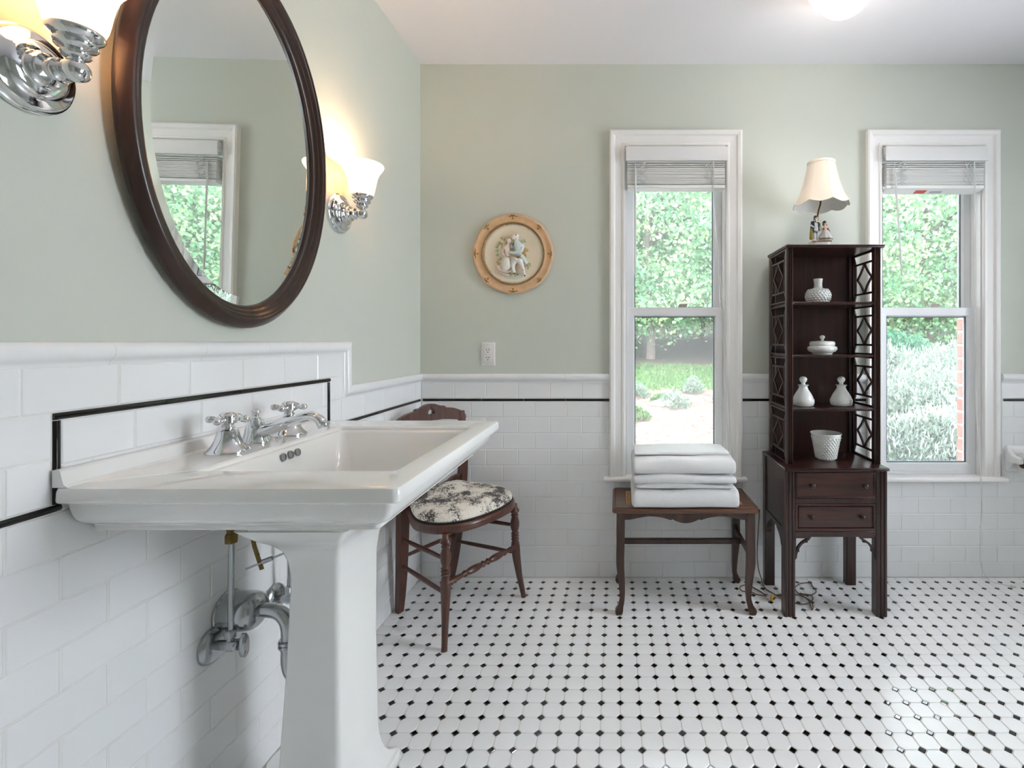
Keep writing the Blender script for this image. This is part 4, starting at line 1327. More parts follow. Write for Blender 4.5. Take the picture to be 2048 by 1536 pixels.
# pierced corner brackets below the drawers
for s, cx in ((1, FX0), (-1, FX1)):
    o_ = [(0, .3245), (.066, .3245), (.066, .317), (.058, .316), (.054, .310)]
    arc = [(.054 - .047 * math.sin(t) ** 1.0, .310 - .052 * (1 - math.cos(t))) for t in [PI / 2 * k / 7 for k in range(1, 8)]]
    arc += [(.0065, .247), (.003, .244), (.003, .236), (0, .232)]
    inn = [(.0045, .320)] + [(.045, .320)] + [(.045 - .0395 * math.sin(t), .314 - .036 * (1 - math.cos(t))) for t in [PI / 2 * k / 6 for k in range(1, 7)]]
    # outer strip as a bent bar plus two thin rails
    mb = MB()
    po = o_[1:] + arc
    path = smoothpath([(.060, .318), (.048, .309), (.028, .296), (.014, .277), (.006, .255), (.003, .236)], 4)
    mb.bar([(cx + s * u, BY0 + .012, v) for u, v in path], [.0045] * len(path), .006, (0, 1, 0))
    mb.box(min(cx, cx + s * .066), max(cx, cx + s * .066), BY0 + .006, BY0 + .018, .318, .3243)
    mb.box(min(cx, cx + s * .005), max(cx, cx + s * .005), BY0 + .006, BY0 + .018, .232, .3243)
    mb.box(min(cx + s * .010, cx + s * .018), max(cx + s * .010, cx + s * .018), BY0 + .006, BY0 + .018, .262, .274)
    mb.box(min(cx + s * .040, cx + s * .052), max(cx + s * .040, cx + s * .052), BY0 + .006, BY0 + .018, .300, .309)
    build('corner_bracket', mb, kw, CB, bevel=.0008)
def slabtop(x0, x1, y0, y1, z0, z1, nm):
    h = z1 - z0
    r = .002
    mb = MB().loft([rrect(x0 + .004, x1 - .004, y0 + .004, y1, z0, r, 2), rrect(x0 + .0008, x1 - .0008, y0 + .0008, y1, z0 + h * .15, r, 2), rrect(x0, x1, y0, y1, z0 + h * .38, r, 2), rrect(x0 + .0025, x1 - .0025, y0 + .0025, y1, z0 + h * .5, r, 2),
                    rrect(x0, x1, y0, y1, z0 + h * .62, r, 2), rrect(x0 + .0008, x1 - .0008, y0 + .0008, y1, z0 + h * .88, r, 2), rrect(x0 + .004, x1 - .004, y0 + .004, y1, z1, r, 2)])
    return build(nm, mb, kw, CB, smooth=25)
slabtop(.6755, 1.1000, 1.977, 2.290, .5955, .6085, 'base_top')
UX0, UX1, UY0, UY1 = .7060, 1.0985, 2.042, 2.284
PWD = .027
for x0 in (UX0, UX1 - PWD):
    post(x0, x0 + PWD, UY0, UY0 + .024, .608, 1.5115, True, 'post')
    post(x0, x0 + PWD, UY1 - .020, UY1, .608, 1.5115, False, 'post')
slabtop(.7010, 1.1120, 2.034, 2.292, 1.5105, 1.5240, 'shelf_top')
SH = [(.8290, .8390), (1.0530, 1.0630), (1.2740, 1.2860)]
for z0, z1 in SH:
    build('shelf', MB().box(UX0 + .0105, UX1 - .0105, UY0 + .006, UY1 - .006, z0, z1), kw, CB, bevel=.002)
build('back_board', MB().box(UX0 + .02, UX1 - .02, UY1 - .009, UY1 - .003, .608, 1.511), kw, CB)
# fretwork sides, one panel per bay
bays = [(.6085, .829), (.839, 1.053), (1.063, 1.274), (1.286, 1.5105)]
for x0, x1 in ((UX0 + .003, UX0 + .011), (UX1 - .011, UX1 - .003)):
    ya, yb = UY0 + .023, UY1 - .019
    for z0, z1 in bays:
        mb = MB()
        W_, H_ = yb - ya, z1 - z0
        xm, hd = (x0 + x1) / 2, (x1 - x0) / 2
        def B(pts, hw=.0042):
            mb.bar([(xm, ya + W_ * u, z0 + H_ * v) for u, v in pts], hw, hd, (1, 0, 0))
        B([(0, .012), (1, .012)], .004); B([(0, .988), (1, .988)], .004)
        B([(.012, 0), (.012, 1)], .003); B([(.988, 0), (.988, 1)], .003)
        B([(.10, .20), (.10, .80)]); B([(.90, .20), (.90, .80)])
        B([(.10, .20), (.90, .20)]); B([(.10, .80), (.90, .80)])
        B([(0, .02), (.10, .20)]); B([(1, .02), (.90, .20)]); B([(0, .98), (.10, .80)]); B([(1, .98), (.90, .80)])
        for s in (-1, 1):
            for q in (-1, 1):
                B([(.5 + s * (.015 + .30 * (1 - k / 8) ** 1.45), .5 + q * .30 * k / 8) for k in range(9)], .0040)
        build('fretwork_panel', mb, kw, CB, bevel=.0008, seg=1)

# ================================================================== milk glass on the shelves
def nails(mb, prof, rows, r, seg=6, jit=0):
    """rows: list of (height, radius, count, phase)"""
    for h, rad, n, ph in rows:
        for i in range(n):
            t = 2 * PI * (i + ph) / n
            d = Vector((math.cos(t), math.sin(t), 0))
            mb.lathe([(r, 0), (r * .75, r * .6), (r * .3, r * .95)], Vector((rad * d.x, rad * d.y, h)), d, seg, cap0=False)
def milk(name, label, cat, loc, prof, rows, r, group=None, extra=None):
    t = thing(name, label, cat, loc, group=group)
    build('body', MB().lathe(prof, seg=40), M['milk'], t, smooth=50, local=True)
    mb = MB()
    nails(mb, prof, rows, r)
    o = build('hobnails', mb, M['milk'], t, smooth=60, local=True)
    o['kind'] = 'stuff'
    if extra:
        for nm, pr in extra: build(nm, MB().lathe(pr, seg=28), M['milk'], t, smooth=50, local=True)
    return t
def prof_r(prof, h):
    hs = [p[1] for p in prof]; rs = [p[0] for p in prof]
    return float(np.interp(h, hs, rs))
vp = [(.036, 0), (.040, .003), (.0465, .012), (.0505, .024), (.0515, .034), (.0490, .046), (.0420, .057), (.030, .064), (.0195, .068), (.0172, .074), (.0168, .086), (.0180, .098), (.0195, .105), (.0190, .108), (.0165, .108), (.0150, .100), (0, .095)]
rows_ = []
for k, h in enumerate((.007, .016, .025, .034, .043, .051, .058)): rows_.append((h, prof_r(vp[:9], h) - .001, 22 if k < 5 else 18, .5 * (k % 2)))
milk('hobnail_vase', 'white hobnail milk glass vase with slim neck on the top shelf', 'vase', (.880, 2.15, 1.2864), vp, rows_, .0056)
jp = [(.040, 0), (.042, .002), (.042, .006), (.050, .011), (.058, .018), (.0605, .025), (.0585, .032), (.054, .0365), (.0505, .038), (0, .038)]
jl = [(.0500, .0382), (.0525, .0405), (.0530, .048), (.0515, .054), (.046, .0575), (.025, .0590), (.0085, .0600), (.0055, .0625), (.0065, .067), (.0105, .072), (.0115, .077), (.0095, .081), (.005, .0835), (0, .084)]
rows_ = [(h, prof_r(jp[:9], h) - .0008, 40, .5 * (k % 2)) for k, h in enumerate((.015, .0205, .026, .0315))]
milk('lidded_jar', 'low lidded white milk glass jar on the second shelf', 'jar', (.894, 2.14, 1.0634), jp, rows_, .0026, extra=[('lid', jl)])
bp = [(.036, 0), (.0405, .003), (.0440, .012), (.0455, .020), (.0440, .030), (.0390, .043), (.0320, .056), (.0245, .067), (.0195, .076), (.0180, .083), (.0185, .087), (.0230, .0895), (.0235, .0915), (.0200, .0925), (0, .0925)]
bs = [(.0085, .0925), (.0090, .096), (.0080, .099), (.0105, .103), (.0150, .109), (.0165, .1155), (.0150, .121), (.0100, .126), (.004, .128), (0, .1282)]
rows_ = [(h, prof_r(bp[:10], h) - .0008, 44, .5 * (k % 2)) for k, h in enumerate((.006, .0115, .017, .0225, .028))]
milk('stoppered_bottle', 'white milk glass bottle with ball stopper, left one on the third shelf', 'bottle', (.811, 2.14, .8394), bp, rows_, .0024, 'milk glass bottles on the third shelf', [('stopper', bs)])
milk('stoppered_bottle', 'white milk glass bottle with ball stopper, right one on the third shelf', 'bottle', (.977, 2.14, .8394), bp, rows_, .0024, 'milk glass bottles on the third shelf', [('stopper', bs)])
pp = [(.036, 0), (.0395, .003), (.0415, .012), (.0470, .045), (.0535, .080), (.0585, .098), (.0625, .108), (.0645, .112), (.0640, .1145), (.0610, .113), (.0560, .100), (.0520, .094), (0, .094)]
rows_ = []
for k in range(12):
    h = .009 + k * .0079
    rows_.append((h, prof_r(pp[:9], h) - .001, 24, .5 * (k % 2)))
t = milk('hobnail_planter', 'flared white hobnail milk glass planter on the cabinet base', 'planter', (.908, 2.135, .6088), pp, rows_, .0052)
build('wax', MB().lathe([(.0505, .090), (.0515, .0945), (.02, .0955), (0, .0955)], seg=28), M['milk'], t, smooth=50, local=True)
build('wick', MB().tube([(0, .0, .095), (.001, 0, .107)], .0012, 6), M['plugwhite'], t, local=True)

# ================================================================== table lamp with porcelain couple
LX, LY, LZ = .886, 2.152, 1.5242
LP = thing('table_lamp', 'small lamp with scalloped cream shade and porcelain couple on top of the cabinet', 'lamp', (LX, LY, LZ))
M['pl_white'] = pmat('porcelain_white', '#ece8e2', .2, vary=.03, vscale=40)
M['pl_skin'] = pmat('porcelain_skin', '#e6c4ac', .25, vary=.04, vscale=40)
M['pl_teal'] = pmat('porcelain_teal', '#2f4f4c', .25, vary=.12, vscale=60)
M['pl_red'] = pmat('porcelain_red', '#7c2f22', .25, vary=.15, vscale=60)
M['pl_hair'] = pmat('porcelain_brown', '#6b3a22', .3, vary=.15, vscale=80)
M['pl_blue'] = pmat('porcelain_greyblue', '#9aa6b4', .25, vary=.12, vscale=60)
M['pl_yellow'] = pmat('porcelain_yellow', '#b3993e', .25, vary=.15, vscale=60)
M['pl_gold'] = pmat('porcelain_gilt', '#9d6a2e', .25, metal=.3, vary=.2, vscale=60)
mb = MB().loft([rrect(LX - .046, LX + .046, LY - .030, LY + .030, LZ + z, .025, 6) for z in (0, .003)] + [rrect(LX - .044, LX + .044, LY - .028, LY + .028, LZ + .026, .024, 6), rrect(LX - .045, LX + .045, LY - .029, LY + .029, LZ + .031, .024, 6), rrect(LX - .042, LX + .042, LY - .027, LY + .027, LZ + .036, .022, 6)])
build('base', mb, M['pl_white'], LP, smooth=40)
mb = MB()
for i in range(14): mb.ball((LX - .040 + i * .0062, LY - .0285, LZ + .0310), .0030, 6)
o = build('gilt_edge', mb, M['pl_gold'], LP, smooth=60); o['kind'] = 'stuff'
bz = LZ + .035
mx, my = LX - .020, LY - .010
ZS = .80
def fig(nm, nd, ed, m, sub=1): return skinned(nm, [(a, b, bz + ZS * c, r) for a, b, c, r in nd], ed, M[m], LP, sub=sub)
# man, standing: one body surface with clothing laid over it
fig('man_body', [(mx, my, .066, .0105), (mx, my, .085, .0120), (mx, my, .100, .0115), (mx + .001, my, .112, .0045), (mx + .002, my - .001, .122, .0082), (mx + .002, my - .001, .130, .0062),
                 (mx - .015, my, .098, .0050), (mx - .021, my - .006, .081, .0042), (mx - .012, my - .012, .072, .0036), (mx + .015, my, .098, .0050), (mx + .021, my - .004, .082, .0042), (mx + .024, my - .010, .070, .0036),
                 (mx - .0065, my, .050, .0080), (mx - .0070, my - .001, .026, .0055), (mx - .0075, my - .001, .004, .0042), (mx - .0085, my - .009, .002, .0036), (mx + .0065, my, .050, .0080), (mx + .0085, my - .002, .026, .0055), (mx + .0095, my - .003, .004, .0042), (mx + .0115, my - .010, .002, .0036)],
    [(0, 1), (1, 2), (2, 3), (3, 4), (4, 5), (2, 6), (6, 7), (7, 8), (2, 9), (9, 10), (10, 11), (0, 12), (12, 13), (13, 14), (14, 15), (0, 16), (16, 17), (17, 18), (18, 19)], 'pl_white')
fig('man_face', [(mx + .002, my - .0035, .120, .0070), (mx + .002, my - .0035, .128, .0070)], [(0, 1)], 'pl_skin')
mb = MB(); mb.ball((mx + .002, my + .0045, bz + ZS * .131), .0092, 12, (1, .95, .95)); mb.ball((mx - .005, my + .001, bz + ZS * .120), .0042, 8, (.8, 1, 1.4)); mb.ball((mx + .009, my + .001, bz + ZS * .120), .0042, 8, (.8, 1, 1.4))
build('man_hair', mb, M['pl_hair'], LP, smooth=60)
fig('man_coat', [(mx - .006, my + .004, .104, .0078), (mx - .0125, my + .005, .085, .0088), (mx - .014, my + .006, .060, .0085), (mx - .0165, my + .012, .030, .0070), (mx - .0165, my - .003, .094, .0072), (mx - .0225, my - .004, .083, .0060), (mx + .007, my + .004, .103, .0078), (mx + .0165, my - .002, .093, .0066), (mx + .0215, my - .002, .083, .0055), (mx - .0100, my - .006, .094, .0050), (mx - .0115, my - .006, .072, .0052), (mx - .0135, my - .004, .050, .0055), (mx + .0100, my - .006, .094, .0050), (mx + .0115, my - .006, .072, .0052), (mx + .0135, my - .004, .050, .0055)],
    [(0, 1), (1, 2), (2, 3), (0, 4), (4, 5), (0, 6), (6, 7), (7, 8), (4, 9), (9, 10), (10, 11), (7, 12), (12, 13), (13, 14)], 'pl_teal')
fig('man_breeches', [(mx, my, .064, .0120), (mx - .0070, my, .050, .0092), (mx - .0075, my, .038, .0078), (mx + .0070, my, .050, .0092), (mx + .0085, my - .001, .038, .0078)], [(0, 1), (1, 2), (0, 3), (3, 4)], 'pl_blue')
fig('cape', [(mx - .017, my - .002, .070, .0060), (mx - .020, my - .002, .045, .0068), (mx - .021, my - .002, .018, .0082), (mx - .019, my - .002, .004, .0085)], [(0, 1), (1, 2), (2, 3)], 'pl_yellow')
mb = MB(); mb.ball((mx - .004, my - .008, bz + ZS * .1045), .0034, 8, (.7, .6, 1.5)); mb.ball((mx + .006, my - .008, bz + ZS * .098), .0035, 8, (1.4, .6, .8))
build('lapels', mb, M['pl_gold'], LP, smooth=60)
# woman, seated in a spreading dress
fx, fy = LX + .0195, LY - .010
fig('woman_body', [(fx, fy, .046, .0100), (fx, fy, .062, .0095), (fx, fy, .074, .0088), (fx, fy, .083, .0036), (fx + .001, fy - .002, .0925, .0075), (fx + .001, fy - .002, .099, .0060), (fx - .0125, fy - .001, .072, .0042), (fx - .0165, fy - .006, .058, .0036), (fx - .010, fy - .012, .050, .0032), (fx + .0125, fy - .001, .072, .0042), (fx + .018, fy - .005, .058, .0036), (fx + .020, fy - .011, .050, .0032)],
    [(0, 1), (1, 2), (2, 3), (3, 4), (4, 5), (2, 6), (6, 7), (7, 8), (2, 9), (9, 10), (10, 11)], 'pl_skin')
mb = MB(); mb.ball((fx + .001, fy + .0045, bz + ZS * .102), .0085, 12, (1.05, .95, .95)); mb.ball((fx - .006, fy + .002, bz + ZS * .090), .0038, 8, (.8, 1, 1.5)); mb.ball((fx + .008, fy + .002, bz + ZS * .090), .0038, 8, (.8, 1, 1.5)); mb.ball((fx + .002, fy + .001, bz + ZS * .1075), .0036, 8)
build('woman_hair', mb, M['pl_hair'], LP, smooth=60)
fig('woman_bodice', [(fx, fy + .001, .050, .0108), (fx, fy + .001, .066, .0112), (fx - .0115, fy, .070, .0062), (fx - .0165, fy - .003, .060, .0056), (fx + .0115, fy, .070, .0062), (fx + .0165, fy - .003, .060, .0056)], [(0, 1), (1, 2), (2, 3), (1, 4), (4, 5)], 'pl_red')
def skw(r, h, t): return r * (1 + .07 * math.sin(9 * t) * (1 - h / .06)), h
build('woman_skirt', MB().lathe([(r_, ZS * h_) for r_, h_ in [(.0255, 0), (.0275, .004), (.0280, .010), (.0265, .020), (.0225, .032), (.0165, .044), (.0110, .053), (.0095, .058)]], (fx + .002, fy - .001, bz), seg=54, wob=skw), M['pl_white'], LP, smooth=60)
mb = MB()
for h, r in ((.010, .0283), (.006, .0282)):
    ring = [(fx + .002 + (r * (1 + .07 * math.sin(9 * t) * (1 - h / .06)) + .0004) * math.cos(t), fy - .001 + (r * (1 + .07 * math.sin(9 * t) * (1 - h / .06)) + .0004) * math.sin(t), bz + ZS * h) for t in [2 * PI * i / 54 for i in range(55)]]
    mb.tube(ring, .0010, 5, up=(0, 0, 1))
build('skirt_trim', mb, M['pl_hair'], LP, smooth=60)
p = smoothpath([(LX - .002, LY + .012, bz - .002), (LX - .003, LY + .012, bz + .055), (LX - .004, LY + .010, bz + .100), (LX + .000, LY + .006, bz + .135), (LX + .006, LY + .002, bz + .165), (LX + .007, LY, bz + .195), (LX + .007, LY, bz + .225)], 5)
build('stem', MB().tube(p, .0042, 10), M['darkbrass'], LP, smooth=60)
mb = MB().lathe([(.009, .20), (.012, .205), (.012, .235), (.014, .24), (.012, .245)], (LX + .007, LY, bz), seg=16)
build('socket', mb, M['darkbrass'], LP, smooth=40)
SB, ST = 1.722, 1.906
sh = thing
def shwob(r, h, t):
    k = max(0, 1 - (h - SB) / .05)
    return r * (1 + .018 * abs(math.cos(4 * t)) * k), h - .0125 * abs(math.sin(4 * t)) * k ** 1.5
sprof = [(.1145, SB), (.1080, SB + .012), (.0975, SB + .032), (.0860, SB + .060), (.0755, SB + .092), (.0675, SB + .125), (.0610, SB + .155), (.0570, ST - .008), (.0562, ST)]
cx = LX + .008
build('lamp_shade', MB().lathe(sprof, (cx, LY, 0), seg=96, cap0=False, cap1=False, wob=shwob), M['shadecloth'], LP, smooth=70)
build('shade_lining', MB().lathe([(r - .0018, h) for r, h in sprof], (cx, LY, 0), seg=96, cap0=False, cap1=False, wob=shwob), M['shadelining'], LP, smooth=70)
mb = MB()
ring = []
for i in range(193):
    t = 2 * PI * i / 192
    r, h = shwob(.1140, SB, t)
    ring.append((cx + r * math.cos(t), LY + r * math.sin(t), h))
build('shade_hem', MB().tube(ring, .0020, 6, up=(0, 0, 1)), M['shadeedge'], LP, smooth=50)
mb = MB()
mb.lathe([(.0555, ST - .009), (.0585, ST - .009), (.0585, ST + .0005), (.0555, ST + .0005)], (cx, LY, 0), seg=48, cap0=False, cap1=False)
build('shade_trim', mb, M['shadeedge'], LP, smooth=50)
mb = MB()
for i in range(8):
    t = 2 * PI * i / 8
    mb.tube([(cx + (shwob(r, h, t)[0] + .0004) * math.cos(t), LY + (shwob(r, h, t)[0] + .0004) * math.sin(t), shwob(r, h, t)[1]) for r, h in sprof], .0011, 5)
build('shade_seams', mb, M['shadeedge'], LP, smooth=50)
mb = MB()
for i in range(3):
    t = 2 * PI * i / 3
    mb.tube([(LX + .007, LY, ST - .03), (cx + .056 * math.cos(t), LY + .056 * math.sin(t), ST - .006)], .0014, 5)
mb.tube([(LX + .007, LY, bz + .24), (LX + .007, LY, ST - .03)], .003, 6)
build('shade_harp', mb, M['darkbrass'], LP, smooth=50)

# ================================================================== power cord on the floor
def FL(px, py, z=.0042):
    Y = FPX * (CAMH - z) / (py - CYP)
    return ((px - CXP) * Y / FPX, Y, z)
pc = thing('power_cord', 'thin brown power cord with a white and yellow plug, coiled under the cabinet', 'cord', (.74, 2.15, 0))
hang = [(.668, 2.302, .33), (.660, 2.300, .22), (.654, 2.294, .13), (.657, 2.284, .06), (.668, 2.270, .018)]
flo = [FL(1524, 1163), FL(1531, 1177), FL(1547, 1187), FL(1570, 1201), FL(1592, 1207), FL(1611, 1208), FL(1622, 1203), FL(1626, 1196), FL(1620, 1190, .0068), FL(1606, 1188, .0068), FL(1600, 1186),
       FL(1611, 1190.5), FL(1624, 1189), FL(1632, 1184), FL(1630, 1178), FL(1624, 1172), FL(1622, 1166.5), FL(1611, 1165.5), FL(1599, 1168), FL(1590, 1175), FL(1594, 1184), FL(1604, 1191), FL(1616, 1200, .0068), FL(1622, 1212), FL(1624.5, 1220), FL(1626, 1212), FL(1620, 1201, .0095), FL(1606, 1193, .0068), FL(1590, 1189), FL(1568, 1188, .0068), FL(1550, 1190, .008)]
p = smoothpath(hang + flo, 5)
build('cable', MB().tube(p, .0024, 8), M['cordbrown'], pc, smooth=60)
p = smoothpath([FL(1503, 1173), FL(1512, 1178), FL(1522, 1184), FL(1531, 1190, .006), FL(1535, 1192.5, .009)], 5)
mb = MB().tube(p, .0028, 8)
p = smoothpath([FL(1503, 1173), FL(1490, 1170), FL(1480, 1174), FL(1484, 1182), FL(1502, 1184), FL(1515, 1189), FL(1527, 1190.5), FL(1533, 1192)], 5)
mb.tube(p, .0022, 8)
build('cable_tail', mb, M['cordbrown'], pc, smooth=60)
a, b = Vector(FL(1533, 1193, .011)), Vector(FL(1547, 1196.5, .014))
ax = (b - a).normalized()
build('plug_body', MB().lathe([(.0045, 0), (.0075, .004), (.0095, .010), (.0135, .017), (.0135, .024)], a, ax, 14), M['plugwhite'], pc, smooth=40)
mb = MB().lathe([(.0138, .0235), (.0138, .0285), (.0125, .030)], a, ax, 14)
o = build('plug_face', mb, M['plugyellow'], pc, smooth=40)
o['label'] = 'yellow face of the plug'
c = a + ax * .029
sd = ax.cross(Vector((0, 0, 1))).normalized()
mb = MB()
for q in (-1, 1): mb.bar([c + sd * q * .0055, c + sd * q * .0055 + ax * .010], .0008, .0028, (0, 0, 1))
build('prongs', mb, M['brass'], pc)

# ================================================================== window blinds
def blind(x0, x1, label, tilt, wandx, wand_tilt, cordside):
    t = thing('window_blind', label, 'blind', ((x0 + x1) / 2, YB, WZ1), group='raised white blinds in the windows')
    a, b = x0 + .003, x1 + .001
    mb = MB().loft([[(a, y, z), (b, y, z)][::1] + [(b, y2, z2), (a, y2, z2)] for (y, z), (y2, z2) in ()], False, False) if False else MB()
    pr = [(2.2905, 1.9665), (2.2895, 1.9720), (2.2895, 2.026), (2.2910, 2.0315), (2.297, 2.0325), (2.297, 1.9665)]
    mb.prism(pr, lambda u, v, d: (d, u, v), a, b)
    build('valance', mb, M['valance'], t, smooth=30, bevel=.001)
    mb = MB().box(x0 + .008, x1 - .008, 2.2985, 2.348, 2.000, 2.037)
    build('headrail', mb, M['blind'], t, bevel=.001)
    sx0, sx1 = x0 + .0115, x1 - .0115
    zt, n = 1.962, 21
    for i in range(n):
        gap = .0115 if i < 1 else (.0085 if i < 3 else .0042)
        z = zt
        zt -= gap
        yo = (RND.uniform(-.0014, .0014)) + tilt * (i / n) * .010
        dz = RND.uniform(-.0008, .0008)
        pr = [(2.299 + yo, z - .0012), (2.324 + yo, z + .0006), (2.349 + yo, z - .0012), (2.349 + yo, z + .0016), (2.324 + yo, z + .0034), (2.299 + yo, z + .0016)]
        mb = MB().loft([[(sx0, y, zz - dz) for y, zz in pr], [(sx1, y, zz + dz) for y, zz in pr]])
        build('slat', mb, M['blind'], t, smooth=40)
    zt -= .004
    yo = tilt * .010
    yo -= .004 * tilt
    sl = .020 * tilt
    pr = [(2.297 + yo, zt - .014), (2.297 + yo, zt), (2.352 + yo, zt - sl), (2.352 + yo, zt - .016 - sl)]
    rail = build('bottom_rail', MB().prism(pr, lambda u, v, d: (d, u, v), sx0 - .0005, sx1 + .0005), M['blind'], t, bevel=.002)
    if tilt > .3:
        zb = lambda y: zt - .0144 - (.002 + sl) * (y - 2.297 - yo) / .055
        def patch(a_, b_, y0_, y1_): return MB().loft([[(x_, y_, zb(y_) - q_) for x_, y_ in ((a_, y0_), (b_, y0_), (b_, y1_), (a_, y1_))] for q_ in (0, .0004)])
        mb = patch(x0 + .160, x0 + .212, 2.314 + yo, 2.342 + yo)
        build('red_sticker', mb, M['redprint'], rail, smooth=0)
        mb = patch(x0 + .232, x0 + .290, 2.322 + yo, 2.338 + yo)
        build('grey_sticker', mb, M['greyprint'], rail, smooth=0)
    # slack ladder cords
    mb = MB()
    for lx in (x0 + .085, x1 - .085):
        for s in range(4):
            pts = []
            ph = RND.uniform(0, 6)
            for k in range(26):
                q = k / 25
                pts.append((lx + (s - 1.5) * .009 + .0085 * math.sin(ph + q * 17 + s) + RND.uniform(-.002, .002), 2.2965 + yo * q - .002 * math.sin(q * 23 + s), 1.963 - (1.963 - zt) * q))
            mb.tube(pts, .0011, 5)
    o = build('ladder_cords', mb, M['wand'], t, smooth=60); o['kind'] = 'stuff'
    wt = wand_tilt
    mb = MB().tube([(wandx, 2.2955, 1.955), (wandx, 2.293, 1.925)], .0012, 6)
    mb.tube([(wandx, 2.293, 1.928), (wandx + wt, 2.288, 1.436)], .0044, 6)
    mb.lathe([(.0044, 0), (.0058, .002), (.0058, .012), (.0044, .016)], (wandx + wt, 2.288, 1.428), seg=8)
    build('wand', mb, M['wand'], t, smooth=30)
    return t, zt
b1, z1 = blind(W1[0], W1[1], 'raised white slatted blind at the top of the left window', 0, .0842, -.001, 1)
b2, z2 = blind(W2[0], W2[1], 'raised white slatted blind at the top of the right window', .6, 1.298, .030, 1)
mb = MB()
p = smoothpath([(.447, 2.294, 1.965), (.447, 2.294, 1.80), (.462, 2.295, 1.60), (.482, 2.298, 1.30), (.502, 2.291, 1.00), (.510, 2.272, .70), (.522, 2.270, .52), (.536, 2.272, .475)], 5)
mb.tube(p, .0013, 6)
p = smoothpath([(.451, 2.294, 1.965), (.453, 2.294, 1.75), (.476, 2.296, 1.50), (.494, 2.298, 1.25), (.512, 2.290, .95), (.524, 2.271, .70), (.533, 2.270, .55), (.541, 2.272, .475)], 5)
mb.tube(p, .0013, 6)
mb.lathe([(.002, 0), (.005, .004), (.0062, .014), (.0035, .022), (.0015, .025)], (.5385, 2.272, .4815), seg=10)
build('lift_cord', mb, M['wand'], b1, smooth=60)
mb = MB()
p = smoothpath([(1.668, 2.2935, 1.965), (1.671, 2.294, 1.86), (1.673, 2.298, 1.60), (1.676, 2.299, 1.20), (1.681, 2.296, .80), (1.684, 2.276, .50), (1.687, 2.272, .35), (1.690, 2.284, .18), (1.706, 2.294, .06), (1.735, 2.280, .006), (1.765, 2.255, .0035), (1.79, 2.24, .0035)], 5)
mb.tube(p, .0013, 6)
p = smoothpath([(1.672, 2.2935, 1.965), (1.676, 2.294, 1.80), (1.679, 2.298, 1.50), (1.682, 2.299, 1.10), (1.688, 2.296, .75), (1.690, 2.276, .50), (1.690, 2.275, .30), (1.690, 2.2875, .252)], 5)
mb.tube(p, .0013, 6)
mb.lathe([(.002, 0), (.0055, .004), (.0065, .012), (.004, .020), (.002, .024)], (1.79, 2.235, .0060), (1, -.45, 0), 10)
build('lift_cord', mb, M['wand'], b2, smooth=60)

# ================================================================== toilet paper holder
TP = thing('paper_holder', 'white ceramic toilet paper holder on the tile right of the window', 'paper holder', (1.915, YB, .565))
R_ = lambda i, y, r: [(x, y, z) for x, z, _ in [(p[0], p[1], 0) for p in rrect(1.838 + i, 1.992 - i, .502 + i, .628 - i, 0, r, 4)]]
build('plate', MB().loft([R_(0, YB - .0002, .012), R_(.0005, YB - .008, .012), R_(.005, YB - .013, .010), R_(.018, YB - .016, .006)]), M['porc'], TP, smooth=40)
for x, s in ((1.851, 1), (1.979, -1)):
    def sec(y, hw, z0, z1): return [(px_, y, pz_) for px_, pz_, _ in [(p[0], p[1], 0) for p in rrect(x - hw, x + hw, z0, z1, 0, min(hw, (z1 - z0) / 2) * .8, 4)]]
    build('arm', MB().loft([sec(YB - .0135, .0125, .518, .616), sec(YB - .022, .0125, .535, .606), sec(YB - .036, .0120, .547, .594), sec(YB - .055, .0118, .552, .589), sec(YB - .074, .0112, .553, .588), sec(YB - .083, .008, .558, .583)]), M['porc'], TP, smooth=50)
build('roller', MB().lathe([(.0095, 0), (.0095, .108)], (1.861, YB - .066, .570), (1, 0, 0), 16), M['dullchrome'], TP, smooth=50)
TR = thing('toilet_roll', 'white toilet paper roll hanging in the ceramic holder', 'toilet paper', (1.915, YB - .066, .557))
def tube_ring(r0, r1, x0, x1, m, nm, c):
    mb = MB().lathe([(r0, 0), (r1, 0), (r1, x1 - x0), (r0, x1 - x0), (r0, 0)], (x0, c[0], c[1]), (1, 0, 0), 40, cap0=False, cap1=False)
    build(nm, mb, m, TR, smooth=40)
M['paper'] = pmat('tissue_paper', '#f3f2f0', .95, bump=.15, bscale=200)
M['card'] = pmat('cardboard_core', '#8a6f55', .9, vary=.1, vscale=60)
tube_ring(.0225, .049, 1.867, 1.963, M['paper'], 'paper', (YB - .066, .557))
tube_ring(.0212, .0226, 1.8672, 1.9628, M['card'], 'core', (YB - .066, .557))
# ================================================================== garden outside the windows
def gz(x, y):
    base = np.interp(y, [2.4, 4.0, 5.5, 8.0, 9.5, 12, 16, 22, 30], [-.42, -.16, .05, .40, .56, .74, 1.3, 2.6, 4.2])
    return float(base) + .05 * noise.noise(Vector((x * .5, y * .5, 0))) + .02 * noise.noise(Vector((x * 2.1, y * 2.1, 3)))
xs_ = np.linspace(-9, 24, 84)
ys_ = np.concatenate([np.linspace(2.56, 10, 50), np.linspace(10.4, 30, 26)])
gv = [(float(x), float(y), gz(float(x), float(y))) for y in ys_ for x in xs_]
nx = len(xs_)
gf = [(j * nx + i, j * nx + i + 1, (j + 1) * nx + i + 1, (j + 1) * nx + i) for j in range(len(ys_) - 1) for i in range(nx - 1)]
mb = MB(); mb.v = gv; mb.f = gf
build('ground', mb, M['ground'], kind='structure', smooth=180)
NP = np.random.default_rng(5)
